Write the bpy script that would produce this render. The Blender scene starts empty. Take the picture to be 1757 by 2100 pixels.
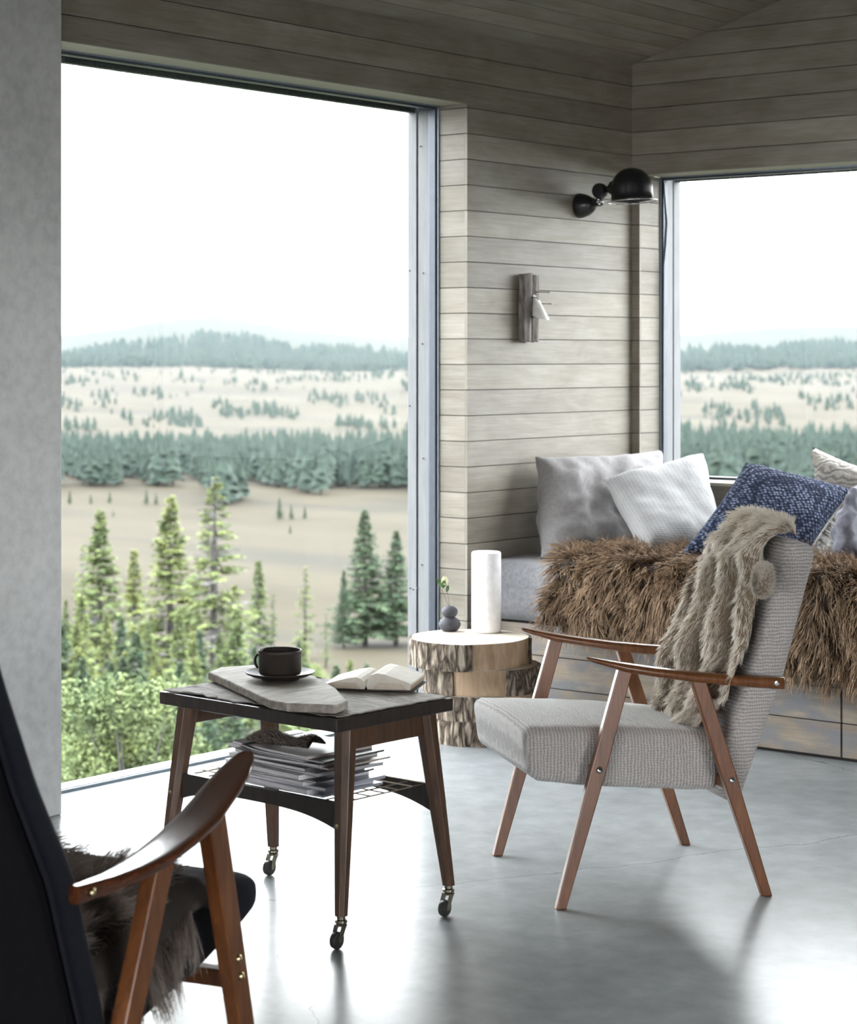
import bpy, math, random
import numpy as np
from mathutils import Vector, Matrix
random.seed(7); RNG = np.random.default_rng(7)
SC = bpy.context.scene
COL = SC.collection

# ------------------------------------------------------------ camera, world, exposure
F = 4300.0; H = 1.45; CX = 878.5; HY = 733.0
TH = math.atan(3450 / 4300)
VV = np.array([-math.sin(TH), math.cos(TH)]); RR = np.array([math.cos(TH), math.sin(TH)])
cam = bpy.data.cameras.new('camera')
cam.sensor_fit = 'VERTICAL'; cam.sensor_height = 36; cam.sensor_width = 36
cam.lens = F / 2100 * 36
cam.shift_y = -(1050 - HY) / 2100
cam.clip_start = 0.05; cam.clip_end = 8000
cam.dof.use_dof = True; cam.dof.focus_distance = 6.2; cam.dof.aperture_fstop = 5.6
camo = bpy.data.objects.new('camera', cam); COL.objects.link(camo)
camo.location = (0, 0, H); camo.rotation_euler = (math.pi / 2, 0, TH)
SC.camera = camo

W = bpy.data.worlds.new('sky'); SC.world = W; W.use_nodes = True
nt = W.node_tree; nt.nodes.clear()
wo = nt.nodes.new('ShaderNodeOutputWorld'); bg = nt.nodes.new('ShaderNodeBackground')
tc = nt.nodes.new('ShaderNodeTexCoord'); sx = nt.nodes.new('ShaderNodeSeparateXYZ'); rp = nt.nodes.new('ShaderNodeValToRGB')
nt.links.new(tc.outputs['Generated'], sx.inputs[0]); nt.links.new(sx.outputs['Z'], rp.inputs[0])
rp.color_ramp.elements[0].position = 0.0; rp.color_ramp.elements[0].color = (.68, .67, .67, 1)
rp.color_ramp.elements[1].position = 0.75; rp.color_ramp.elements[1].color = (.96, .97, 1, 1)
nt.links.new(rp.outputs[0], bg.inputs[0]); bg.inputs[1].default_value = 17.5
nt.links.new(bg.outputs[0], wo.inputs[0])
SC.view_settings.view_transform = 'Standard'; SC.view_settings.look = 'None'
SC.view_settings.exposure = 0.0; SC.view_settings.gamma = 1.0; SC.view_settings.use_curve_mapping = False
cy = SC.cycles
cy.max_bounces = 8; cy.diffuse_bounces = 5; cy.glossy_bounces = 4; cy.transparent_max_bounces = 12
cy.sample_clamp_indirect = 6.0; cy.caustics_reflective = False; cy.caustics_refractive = False

# ------------------------------------------------------------ where a photograph point lies in the room
def PT(px, py, t):
    p = t * VV + t * (px - CX) / F * RR
    return np.array([p[0], p[1], H - t * (py - HY) / F])
def PZ(px, py, z): return PT(px, py, F * (H - z) / (py - HY))
def PX(px, py, x): return PT(px, py, x / (VV[0] + (px - CX) / F * RR[0]))
def PY(px, py, y): return PT(px, py, y / (VV[1] + (px - CX) / F * RR[1]))
def PPL(px, py, o, n):                         # ray and plane
    d = PT(px, py, 1.0) - np.array([0, 0, H]); c = np.array([0, 0, H])
    return c + d * (np.dot(np.array(o) - c, n) / np.dot(d, n))

# ------------------------------------------------------------ materials
def new_mat(name):
    m = bpy.data.materials.new(name); m.use_nodes = True
    n = m.node_tree; b = n.nodes['Principled BSDF']
    return m, n, b
def coords(n, kind='Object', scale=(1, 1, 1)):
    t = n.nodes.new('ShaderNodeTexCoord'); mp = n.nodes.new('ShaderNodeMapping')
    n.links.new(t.outputs[kind], mp.inputs[0]); mp.inputs['Scale'].default_value = scale
    return mp.outputs[0]
def noise(n, vec, scale, detail=4, rough=.55, dist=0):
    x = n.nodes.new('ShaderNodeTexNoise'); x.inputs['Scale'].default_value = scale
    x.inputs['Detail'].default_value = detail; x.inputs['Roughness'].default_value = rough; x.inputs['Distortion'].default_value = dist
    n.links.new(vec, x.inputs['Vector']); return x.outputs['Fac']
def ramp(n, fac, stops):
    r = n.nodes.new('ShaderNodeValToRGB'); e = r.color_ramp.elements
    while len(e) < len(stops): e.new(.5)
    for i, (p, c) in enumerate(stops):
        e[i].position = p; e[i].color = (c[0], c[1], c[2], 1) if hasattr(c, '__len__') else (c, c, c, 1)
    n.links.new(fac, r.inputs[0]); return r.outputs[0]
def mixc(n, fac, a, b, mode='MIX'):
    x = n.nodes.new('ShaderNodeMix'); x.data_type = 'RGBA'; x.blend_type = mode
    for s, v in ((x.inputs[0], fac), (x.inputs[6], a), (x.inputs[7], b)):
        if hasattr(v, 'is_output'): n.links.new(v, s)
        elif hasattr(v, '__len__'): s.default_value = (*v[:3], 1)
        else: s.default_value = v
    return x.outputs[2]
def mth(n, op, a, b=0.0):
    x = n.nodes.new('ShaderNodeMath'); x.operation = op
    for s, v in ((x.inputs[0], a), (x.inputs[1], b)):
        if hasattr(v, 'is_output'): n.links.new(v, s)
        else: s.default_value = v
    return x.outputs[0]
def bump(n, b, h, strength=.3, dist=.01):
    x = n.nodes.new('ShaderNodeBump'); x.inputs['Strength'].default_value = strength; x.inputs['Distance'].default_value = dist
    n.links.new(h, x.inputs['Height']); n.links.new(x.outputs[0], b.inputs['Normal'])
def attr(n, name, out='Fac'):
    x = n.nodes.new('ShaderNodeAttribute'); x.attribute_name = name; return x.outputs[out]
def plain(name, col, rough=.5, metal=0.0, spec=.5):
    m, n, b = new_mat(name)
    b.inputs['Base Color'].default_value = (*col, 1); b.inputs['Roughness'].default_value = rough
    b.inputs['Metallic'].default_value = metal; b.inputs['Specular IOR Level'].default_value = spec
    v = coords(n); c = noise(n, v, 30, 3)
    n.links.new(ramp(n, c, [(.3, [x * .9 for x in col]), (.7, [min(1, x * 1.08) for x in col])]), b.inputs['Base Color'])
    return m
def wood(name, dark, light, rough=.35, scale=(30, 30, 3), bmp=.05, coat=0.0):
    m, n, b = new_mat(name); v = coords(n, 'Object', scale)
    g = noise(n, v, 2.2, 6, .6, .6); g2 = noise(n, coords(n, 'Object', (3, 3, 3)), 2.0, 2)
    c = ramp(n, g, [(.25, dark), (.5, [(a + c_) / 2 for a, c_ in zip(dark, light)]), (.75, light)])
    c = mixc(n, ramp(n, g2, [(.35, 0.0), (.7, .35)]), c, [x * .6 for x in dark])
    n.links.new(c, b.inputs['Base Color']); b.inputs['Roughness'].default_value = rough
    b.inputs['Coat Weight'].default_value = coat; b.inputs['Coat Roughness'].default_value = .12
    bump(n, b, g, bmp, .004); return m

def board_mat(name, stops, rough=.55, var=.25, stain=None, grain=.35):
    m, n, b = new_mat(name)
    uv = n.nodes.new('ShaderNodeUVMap'); uv.uv_map = 'UVMap'
    mp = n.nodes.new('ShaderNodeMapping'); mp.inputs['Scale'].default_value = (.9, 11, 1); n.links.new(uv.outputs[0], mp.inputs[0])
    mp2 = n.nodes.new('ShaderNodeMapping'); mp2.inputs['Scale'].default_value = (2.2, 5, 1); n.links.new(uv.outputs[0], mp2.inputs[0])
    mp3 = n.nodes.new('ShaderNodeMapping'); mp3.inputs['Scale'].default_value = (2.5, 70, 1); n.links.new(uv.outputs[0], mp3.inputs[0])
    g = noise(n, mp.outputs[0], 1.8, 5, .6, 1.2); g2 = noise(n, mp2.outputs[0], 1.3, 4, .6, .5); g3 = noise(n, mp3.outputs[0], 2, 4, .6, .2)
    c = ramp(n, g2, stops)
    c = mixc(n, grain, c, ramp(n, g, [(.3, stops[0][1]), (.7, stops[-1][1])]))
    c = mixc(n, .5, c, ramp(n, g3, [(.3, .62), (.65, 1.0)]), 'MULTIPLY')
    rnd = attr(n, 'rnd')
    c = mixc(n, 1.0, c, ramp(n, rnd, [(0, 1 - var), (1, 1.0)]), 'MULTIPLY')
    # knots
    mk = n.nodes.new('ShaderNodeMapping'); mk.inputs['Scale'].default_value = (1.6, 6, 1); n.links.new(uv.outputs[0], mk.inputs[0])
    vo = n.nodes.new('ShaderNodeTexVoronoi'); vo.inputs['Scale'].default_value = 1.0; n.links.new(mk.outputs[0], vo.inputs['Vector'])
    c = mixc(n, ramp(n, vo.outputs['Distance'], [(.02, .55), (.075, 0.0)]), c, [x * .35 for x in stops[0][1]])
    if stain: c = mixc(n, ramp(n, noise(n, mp2.outputs[0], 2.6, 4), [(.42, 0.0), (.62, .8)]), c, stain)
    n.links.new(c, b.inputs['Base Color']); b.inputs['Roughness'].default_value = rough
    bump(n, b, g3, .12, .003); return m

M = {}
AL = .45
M['cladding'] = board_mat('grey_limed_wood_boards', [(.25, (.19, .16, .116)), (.5, (.285, .256, .206)), (.75, (.375, .35, .30))])
M['trim'] = board_mat('pale_wood_trim', [(.25, (.42, .39, .30)), (.75, (.56, .53, .43))])
M['bench_boards'] = board_mat('blue_washed_pine', [(.25, (.15, .11, .075)), (.5, (.25, .20, .15)), (.75, (.40, .34, .26))], .6, .35, (.13, .138, .158), .5)
M['gap'] = plain('dark_gap', (.02, .017, .014), .9)
M['teak'] = wood('oiled_teak', (.075, .024, .008), (.23, .085, .026), .34, coat=.15)
M['teak_arm'] = wood('lacquered_teak', (.030, .009, .004), (.12, .038, .014), .2, (6, 60, 40), coat=.9)
M['walnut'] = wood('walnut', (.040, .021, .011), (.14, .072, .038), .35, coat=.3)
M['table_edge'] = wood('dark_table_edge', (.010, .008, .007), (.045, .032, .025), .35, coat=.3)
M['chrome'] = plain('polished_steel', (.75, .75, .76), .18, 1.0)
M['brass'] = plain('brass', (.60, .50, .30), .22, 1.0)
M['caster_metal'] = plain('caster_metal', (.30, .28, .22), .25, 1.0)
M['rubber'] = plain('dark_rubber', (.028, .027, .026), .45)
M['lamp_black'] = plain('black_enamel', (.012, .012, .014), .28)
M['ceramic'] = plain('dark_stoneware', (.034, .027, .022), .5, 0.0, .3)
M['black_rim'] = plain('stoneware_rim', (.05, .045, .04), .3)
M['wax'] = plain('white_wax', (.88, .88, .90), .4)
M['vase'] = plain('charcoal_clay', (.035, .036, .045), .7)
M['page'] = plain('paper', (.74, .70, .62), .7)
M['page_edge'] = plain('paper_block', (.50, .38, .27), .8)
M['cover'] = plain('dark_book_cover', (.05, .035, .03), .6)
M['blue_grey_metal'] = plain('dark_window_frame', (.055, .065, .085), .35, .3)
M['pale_metal'] = plain('pale_edge_strip', (.22, .27, .32), .35, .3)
M['outer_board'] = board_mat('weathered_outer_boards', [(.25, (.13, .135, .14)), (.75, (.19, .195, .205))], .7, .1)
M['zinc'] = plain('zinc_edge', (.055, .06, .055), .5, .2)
M['stem'] = plain('stem', (.10, .11, .06), .6); M['leaf'] = plain('leaf', (.05, .12, .03), .5); M['petal'] = plain('petal', (.75, .74, .52), .6)
M['wire'] = plain('brass_wire', (.45, .38, .28), .3, 1.0)
M['slab'] = plain('house_base', (.2, .2, .2), .8)

def concrete_wall():
    m, n, b = new_mat('smooth_concrete'); v = coords(n)
    a = noise(n, v, 2.2, 6, .6, .3); d = noise(n, v, 26, 6, .6)
    c = ramp(n, a, [(.25, (.36, .37, .37)), (.55, (.50, .51, .51)), (.8, (.60, .605, .60))])
    c = mixc(n, .35, c, ramp(n, d, [(.35, (.30, .30, .30)), (.6, (.52, .53, .52))]))
    n.links.new(c, b.inputs['Base Color']); b.inputs['Roughness'].default_value = .6
    bump(n, b, d, .15, .003); return m
M['concrete'] = concrete_wall()
def floor_mat():
    m, n, b = new_mat('polished_concrete'); v = coords(n)
    a = noise(n, v, .9, 6, .6, .4); d = noise(n, v, 9, 5, .6); s = noise(n, v, 220, 3, .6)
    c = ramp(n, a, [(.3, (.20, .213, .22)), (.55, (.27, .286, .293)), (.75, (.34, .357, .364))])
    c = mixc(n, .45, c, ramp(n, d, [(.3, (.165, .178, .185)), (.7, (.33, .347, .356))]))
    c = mixc(n, ramp(n, s, [(.64, 0.0), (.70, .6)]), c, (.06, .06, .06))
    vo = n.nodes.new('ShaderNodeTexVoronoi'); vo.voronoi_dimensions = '2D'; vo.feature = 'DISTANCE_TO_EDGE'; vo.inputs['Scale'].default_value = .42
    dv = n.nodes.new('ShaderNodeVectorMath'); dv.operation = 'ADD'; nz = n.nodes.new('ShaderNodeTexNoise'); nz.inputs['Scale'].default_value = 2.4
    nz.inputs['Detail'].default_value = 7; n.links.new(v, nz.inputs['Vector']); n.links.new(v, dv.inputs[0])
    sc = n.nodes.new('ShaderNodeVectorMath'); sc.operation = 'SCALE'; sc.inputs[3].default_value = .35; n.links.new(nz.outputs['Color'], sc.inputs[0]); n.links.new(sc.outputs[0], dv.inputs[1])
    n.links.new(dv.outputs[0], vo.inputs['Vector'])
    k_ = mth(n, 'MULTIPLY', mth(n, 'MAXIMUM', mth(n, 'SUBTRACT', 1.0, mth(n, 'MULTIPLY', vo.outputs['Distance'], 700.0)), 0.0), .7); c = mixc(n, k_, c, (.03, .03, .03))
    n.links.new(c, b.inputs['Base Color'])
    b.inputs['Roughness'].default_value = .27
    b.inputs['Specular IOR Level'].default_value = .20
    bump(n, b, noise(n, v, 5, 5, .5), .05, .003); return m
M['floor'] = floor_mat()

def knit(name, dark, light, axis=0, pitch=.011, row=.009, st=1.0, fuzz=.45, r2=.16):
    m, n, b = new_mat(name); v = coords(n)
    nz = n.nodes.new('ShaderNodeTexNoise'); nz.inputs['Scale'].default_value = 45; nz.inputs['Detail'].default_value = 3; n.links.new(v, nz.inputs['Vector'])
    sc = n.nodes.new('ShaderNodeVectorMath'); sc.operation = 'SCALE'; sc.inputs[3].default_value = .010; n.links.new(nz.outputs['Color'], sc.inputs[0])
    ad = n.nodes.new('ShaderNodeVectorMath'); ad.operation = 'ADD'; n.links.new(v, ad.inputs[0]); n.links.new(sc.outputs[0], ad.inputs[1])
    sp = n.nodes.new('ShaderNodeSeparateXYZ'); n.links.new(ad.outputs[0], sp.inputs[0])
    q = [sp.outputs[i] for i in range(3)]
    a, c_, e = q[axis], q[(axis + 1) % 3], q[(axis + 2) % 3]
    s1 = mth(n, 'SINE', mth(n, 'MULTIPLY', a, 2 * math.pi / pitch))
    s2 = mth(n, 'SINE', mth(n, 'MULTIPLY', mth(n, 'ADD', c_, e), 2 * math.pi / row))
    h = mth(n, 'ADD', mth(n, 'MULTIPLY', s1, .34), mth(n, 'MULTIPLY', s2, r2)); h = mth(n, 'ADD', h, .5)
    fz = noise(n, v, 260, 4, .75); h = mth(n, 'ADD', mth(n, 'MULTIPLY', h, 1 - fuzz), mth(n, 'MULTIPLY', fz, fuzz))
    n.links.new(ramp(n, h, [(.15, dark), (.7, light)]), b.inputs['Base Color'])
    b.inputs['Roughness'].default_value = .95; b.inputs['Sheen Weight'].default_value = .4; b.inputs['Specular IOR Level'].default_value = .1
    bump(n, b, h, st, .006); return m
M['knit_seat'] = knit('grey_knit', (.27, .26, .25), (.60, .58, .56), 0, .0095, .007)
M['knit_back'] = knit('grey_knit_back', (.27, .26, .25), (.60, .58, .56), 2, .0095, .007)
def basket():
    m, n, b = new_mat('blue_chunky_knit'); v = coords(n, 'Object', (1, 1, 1.25))
    vo = n.nodes.new('ShaderNodeTexVoronoi'); vo.inputs['Scale'].default_value = 62; vo.inputs['Randomness'].default_value = .45; n.links.new(v, vo.inputs['Vector'])
    f = noise(n, v, 300, 3, .7); h = mth(n, 'SUBTRACT', 1.0, vo.outputs['Distance']); h = mth(n, 'ADD', mth(n, 'MULTIPLY', h, .8), mth(n, 'MULTIPLY', f, .2))
    n.links.new(ramp(n, h, [(.42, (.012, .016, .032)), (.62, (.06, .075, .12)), (.82, (.24, .27, .36))]), b.inputs['Base Color']); b.inputs['Roughness'].default_value = .95; b.inputs['Specular IOR Level'].default_value = .1
    bump(n, b, h, 1.0, .010); return m
M['knit_blue'] = basket()
M['knit_light'] = knit('light_knit', (.19, .19, .194), (.36, .36, .36), 2, .009, .02, .3, .6)
def felt(name, a_, b_, sc=60, sheen=.3):
    m, n, b = new_mat(name); v = coords(n); x = noise(n, v, sc, 5, .65); y = noise(n, v, 400, 3, .6)
    c = ramp(n, x, [(.3, a_), (.7, b_)]); c = mixc(n, .3, c, ramp(n, y, [(.35, a_), (.65, b_)]))
    n.links.new(c, b.inputs['Base Color']); b.inputs['Roughness'].default_value = .95
    b.inputs['Sheen Weight'].default_value = sheen; b.inputs['Specular IOR Level'].default_value = .1
    bump(n, b, y, .3, .002); return m
M['grey_felt'] = felt('grey_felt', (.10, .10, .108), (.20, .20, .212))
M['pillow_felt'] = felt('warm_grey_wool', (.21, .20, .205), (.32, .31, .312))
M['navy'] = felt('navy_wool', (.005, .006, .010), (.009, .011, .017), 90, .06)
M['black_back'] = felt('black_wool', (.002, .002, .003), (.004, .004, .006), 90, .02)
M['chunky'] = felt('chunky_grey_yarn', (.09, .09, .115), (.27, .275, .32), 25)
def stripes():
    m, n, b = new_mat('striped_linen'); v = coords(n, 'Object', (1, 1, 1))
    w = n.nodes.new('ShaderNodeTexWave'); w.bands_direction = 'Z'; w.inputs['Scale'].default_value = 11; w.inputs['Distortion'].default_value = 12; w.inputs['Detail'].default_value = 3
    w.inputs['Detail Scale'].default_value = 1.5; n.links.new(v, w.inputs['Vector'])
    n.links.new(ramp(n, w.outputs['Fac'], [(.15, (.17, .155, .14)), (.7, (.33, .31, .28))]), b.inputs['Base Color']); b.inputs['Roughness'].default_value = .9
    bump(n, b, w.outputs['Fac'], .4, .01); return m
M['stripe'] = stripes()
def hair(name, root, tip, alt, rough=.5):
    m, n, b = new_mat(name)
    c = mixc(n, attr(n, 'tip'), root, tip); c = mixc(n, ramp(n, attr(n, 'rnd'), [(.3, 0.0), (.9, .8)]), c, alt)
    n.links.new(c, b.inputs['Base Color']); b.inputs['Roughness'].default_value = rough; b.inputs['Specular IOR Level'].default_value = .35
    return m
M['brown_wool'] = hair('brown_sheep_wool', (.030, .016, .009), (.44, .30, .185), (.15, .095, .058), .6)
M['dark_wool'] = hair('dark_sheep_wool', (.04, .03, .025), (.50, .43, .38), (.14, .11, .095), .5)
M['hide_brown'] = plain('brown_hide', (.03, .02, .013), .9)
M['hide_dark'] = plain('dark_hide', (.035, .028, .024), .9)
def pelt_hair():
    m, n, b = new_mat('beige_pelt_hair')
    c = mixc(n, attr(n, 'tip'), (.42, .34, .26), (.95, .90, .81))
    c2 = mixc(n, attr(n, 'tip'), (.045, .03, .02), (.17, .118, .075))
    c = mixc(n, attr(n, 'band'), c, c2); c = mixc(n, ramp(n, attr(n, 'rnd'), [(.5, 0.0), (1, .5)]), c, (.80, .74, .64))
    n.links.new(c, b.inputs['Base Color']); b.inputs['Roughness'].default_value = .55; return m
M['pelt_hair'] = pelt_hair()
M['pelt_skin'] = plain('pelt_skin', (.20, .15, .10), .9)
def bark():
    m, n, b = new_mat('rough_bark'); v = coords(n, 'Object', (1, 1, .32))
    vo = n.nodes.new('ShaderNodeTexVoronoi'); vo.feature = 'DISTANCE_TO_EDGE'; vo.inputs['Scale'].default_value = 34; 
    x = n.nodes.new('ShaderNodeTexNoise'); x.inputs['Scale'].default_value = 22; x.inputs['Detail'].default_value = 5; n.links.new(v, x.inputs['Vector'])
    sc = n.nodes.new('ShaderNodeVectorMath'); sc.operation = 'SCALE'; sc.inputs[3].default_value = .05; n.links.new(x.outputs['Color'], sc.inputs[0])
    ad = n.nodes.new('ShaderNodeVectorMath'); ad.operation = 'ADD'; n.links.new(v, ad.inputs[0]); n.links.new(sc.outputs[0], ad.inputs[1]); n.links.new(ad.outputs[0], vo.inputs['Vector'])
    g = noise(n, v, 60, 6, .7); h = mth(n, 'ADD', mth(n, 'MULTIPLY', vo.outputs['Distance'], 1.3), mth(n, 'MULTIPLY', g, .5))
    n.links.new(ramp(n, h, [(.22, (.03, .022, .016)), (.42, (.17, .13, .095)), (.7, (.42, .36, .29))]), b.inputs['Base Color']); b.inputs['Roughness'].default_value = .95
    bump(n, b, h, 1.0, .03); return m
M['bark'] = bark()
M['bare_wood'] = wood('peeled_trunk_wood', (.24, .15, .085), (.62, .45, .30), .7, (12, 12, 2.5), .3)
M['cut_wood'] = wood('sawn_pale_wood', (.55, .47, .37), (.74, .67, .57), .7, (3, 3, 3), .05)
M['weathered'] = wood('weathered_grey_wood', (.18, .155, .13), (.62, .58, .52), .75, (25, 4, 25), .4)
M['weathered_edge'] = wood('weathered_edge_wood', (.09, .07, .055), (.36, .31, .26), .8, (40, 40, 8), .4)
def mat_mat():
    m, n, b = new_mat('crumpled_hide_mat'); v = coords(n, 'Object', (1, 5, 1)); x = noise(n, v, 14, 8, .68, .8); y = noise(n, coords(n), 7, 3)
    c = ramp(n, x, [(.3, (.17, .15, .135)), (.5, (.38, .355, .325)), (.72, (.66, .63, .59))]); n.links.new(mixc(n, ramp(n, y, [(.4, 0.0), (.7, .5)]), c, (.10, .075, .06)), b.inputs['Base Color'])
    b.inputs['Roughness'].default_value = .75; bump(n, b, x, .9, .008); return m
M['mat'] = mat_mat()
def glass():
    m = bpy.data.materials.new('window_glass'); m.use_nodes = True; n = m.node_tree; n.nodes.clear()
    o = n.nodes.new('ShaderNodeOutputMaterial'); mx = n.nodes.new('ShaderNodeMixShader'); t = n.nodes.new('ShaderNodeBsdfTransparent'); g = n.nodes.new('ShaderNodeBsdfGlossy'); fr = n.nodes.new('ShaderNodeFresnel')
    fr.inputs[0].default_value = 1.06; g.inputs['Roughness'].default_value = .02; t.inputs[0].default_value = (.95, .97, .97, 1)
    n.links.new(fr.outputs[0], mx.inputs[0]); n.links.new(t.outputs[0], mx.inputs[1]); n.links.new(g.outputs[0], mx.inputs[2]); n.links.new(mx.outputs[0], o.inputs[0]); return m
M['glass'] = glass()
def foliage(name, a_, b_, c3, rv=.55):
    a_, b_, c3 = [[x * AL * (1.08 if rv > .6 else 1) for x in q] for q in (a_, b_, c3)]
    m, n, b = new_mat(name); oi = n.nodes.new('ShaderNodeObjectInfo')
    v = coords(n); x = noise(n, v, 1.7, 4, .6)
    c = ramp(n, x, [(.35, a_), (.62, b_)]); c = mixc(n, ramp(n, oi.outputs['Random'], [(0, 0.0), (1, rv)]), c, c3)
    n.links.new(c, b.inputs['Base Color']); b.inputs['Roughness'].default_value = .8; b.inputs['Specular IOR Level'].default_value = .2
    return m
M['spruce'] = foliage('spruce_needles', (.13, .17, .055), (.32, .36, .12), (.13, .20, .10))
M['spruce_dark'] = foliage('dark_spruce_needles', (.07, .12, .07), (.13, .18, .09), (.08, .14, .09))
M['bush'] = foliage('bush_leaves', (.13, .18, .06), (.42, .48, .16), (.12, .17, .09), .8)
M['bush_grey'] = foliage('grey_willow_leaves', (.17, .21, .15), (.38, .42, .30), (.14, .19, .12), .8)
M['twig'] = plain('lichen_grey_twigs', (.095, .092, .09), .9)
M['trunk'] = plain('conifer_trunk', (.045, .042, .038), .9)
M['far_spruce'] = foliage('far_spruce_needles', (.030, .052, .042), (.058, .085, .058), (.042, .07, .056))
def ground():
    m, n, b = new_mat('autumn_moor'); v = coords(n, 'Object', (1, 1, 1))
    a = noise(n, coords(n, 'Object', (.012, .035, .02)), 1.0, 8, .62, .3); d = noise(n, coords(n, 'Object', (.15, .15, .15)), 1.0, 6, .7); e = noise(n, coords(n, 'Object', (.012, .05, .01)), 1.0, 5, .6)
    c = ramp(n, a, [(.35, (.0185, .0150, .0080)), (.5, (.031, .0255, .0155)), (.7, (.038, .0325, .0215))])
    c = mixc(n, .3, c, ramp(n, d, [(.3, (.016, .0145, .0085)), (.7, (.038, .033, .0225))]))
    c = mixc(n, ramp(n, e, [(.54, 0.0), (.62, .7)]), c, (.015, .0145, .011))
    g = attr(n, 'green'); c = mixc(n, g, c, (.014, .019, .013))
    n.links.new(c, b.inputs['Base Color']); b.inputs['Roughness'].default_value = .95; b.inputs['Specular IOR Level'].default_value = .1
    return m
M['ground'] = ground()

# ------------------------------------------------------------ object helpers
def tag(o, label=None, cat=None, group=None, kind=None):
    if label: o['label'] = label
    if cat: o['category'] = cat
    if group: o['group'] = group
    if kind: o['kind'] = kind
    return o
def empty(name, loc, rz=0.0, **k):
    o = bpy.data.objects.new(name, None); COL.objects.link(o); o.empty_display_size = .1
    o.location = loc; o.rotation_euler = (0, 0, rz); return tag(o, **k)
def copy_tree(o, parent=None):
    c = o.copy(); COL.objects.link(c); c.parent = parent
    for ch in list(o.children): copy_tree(ch, c)
    return c
def rotm(rx=0, ry=0, rz=0): return np.array((Matrix.Rotation(rz, 3, 'Z') @ Matrix.Rotation(ry, 3, 'Y') @ Matrix.Rotation(rx, 3, 'X')))

class MB:
    def __init__(s): s.v = []; s.f = []; s.n = 0; s.mi = []; s.uv = []; s.rnd = []
    def add(s, vs, fs, mi=0):
        b = s.n; s.v.extend([tuple(map(float, x)) for x in vs]); s.n += len(vs)
        for f in fs: s.f.append(tuple(i + b for i in f)); s.mi.append(mi)
        return b
    def box(s, c, d, R=None, mi=0, taper=1.0):
        c = np.array(c, float); vs = []
        for z in (-1, 1):
            k = taper if z > 0 else 1
            for x, y in ((-1, -1), (1, -1), (1, 1), (-1, 1)):
                p = np.array([x * d[0] / 2 * k, y * d[1] / 2 * k, z * d[2] / 2])
                if R is not None: p = R @ p
                vs.append(c + p)
        s.add(vs, [(0, 3, 2, 1), (4, 5, 6, 7), (0, 1, 5, 4), (1, 2, 6, 5), (2, 3, 7, 6), (3, 0, 4, 7)], mi)
        return s
    def loft(s, rings, cap=True, mi=0, closed=True):
        n = len(rings[0]); vs = [p for r in rings for p in r]; fs = []
        for i in range(len(rings) - 1):
            for j in range(n if closed else n - 1):
                k = (j + 1) % n; fs.append((i * n + j, i * n + k, (i + 1) * n + k, (i + 1) * n + j))
        if cap: fs.append(tuple(range(n - 1, -1, -1))); fs.append(tuple(range((len(rings) - 1) * n, len(rings) * n)))
        s.add(vs, fs, mi); return s
    def beam(s, p0, p1, w0, h0, w1, h1, side=(0, 1, 0), mi=0, flat=False):
        p0 = np.array(p0, float); p1 = np.array(p1, float); d = p1 - p0; d /= np.linalg.norm(d)
        sd = np.array(side, float); sd -= d * (sd @ d); sd /= np.linalg.norm(sd); up = np.cross(d, sd)
        if flat: up = up - np.array([0, 0, up[2]]); up /= np.linalg.norm(up)      # ends cut level with the floor
        r = []
        for p, w, h in ((p0, w0, h0), (p1, w1, h1)):
            r.append([p + sd * w / 2 * a + up * h / 2 * b for a, b in ((-1, -1), (1, -1), (1, 1), (-1, 1))])
        return s.loft(r, mi=mi)
    def tube(s, path, rad, n=8, cap=True, mi=0):
        path = [np.array(p, float) for p in path]; rings = []; prev = None
        for i, p in enumerate(path):
            d = path[min(i + 1, len(path) - 1)] - path[max(i - 1, 0)]; d /= (np.linalg.norm(d) + 1e-9)
            a = np.array([0, 0, 1.]) if prev is None else prev
            if abs(a @ d) > .95: a = np.array([1., 0, 0])
            u = a - d * (a @ d); u /= np.linalg.norm(u); prev = u; w = np.cross(d, u)
            r = rad[i] if hasattr(rad, '__len__') else rad
            rings.append([p + r * (math.cos(t) * u + math.sin(t) * w) for t in np.linspace(0, 2 * math.pi, n, endpoint=False)])
        return s.loft(rings, cap, mi)
    def lathe(s, prof, c=(0, 0, 0), n=32, R=None, cap=True, mi=0):
        c = np.array(c, float); rings = []
        for r, z in prof:
            rr = []
            for t in np.linspace(0, 2 * math.pi, n, endpoint=False):
                p = np.array([r * math.cos(t), r * math.sin(t), z])
                if R is not None: p = R @ p
                rr.append(c + p)
            rings.append(rr)
        return s.loft(rings, cap, mi)
    def build(s, name, mat, parent=None, smooth=False, bevel=0, seg=2, sub=0, solid=0, sharp=None, **k):
        me = bpy.data.meshes.new(name); me.from_pydata(s.v, [], s.f); me.update()
        mats = mat if isinstance(mat, (list, tuple)) else [mat]
        for m_ in mats: me.materials.append(m_)
        if len(mats) > 1: me.polygons.foreach_set('material_index', s.mi)
        if smooth: me.polygons.foreach_set('use_smooth', [True] * len(s.f))
        if smooth and sharp: me.set_sharp_from_angle(angle=sharp)
        if s.uv:
            l = me.uv_layers.new(name='UVMap'); l.data.foreach_set('uv', np.array(s.uv, 'f').ravel())
            a = me.attributes.new('rnd', 'FLOAT', 'FACE'); a.data.foreach_set('value', s.rnd)
        o = bpy.data.objects.new(name, me); COL.objects.link(o); o.parent = parent
        if bevel:
            b = o.modifiers.new('bevel', 'BEVEL'); b.width = bevel; b.segments = seg; b.limit_method = 'ANGLE'; b.angle_limit = .6
        if solid: x = o.modifiers.new('solid', 'SOLIDIFY'); x.thickness = solid; x.offset = -1
        if sub: x = o.modifiers.new('sub', 'SUBSURF'); x.levels = sub; x.render_levels = sub
        return tag(o, **k)

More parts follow.
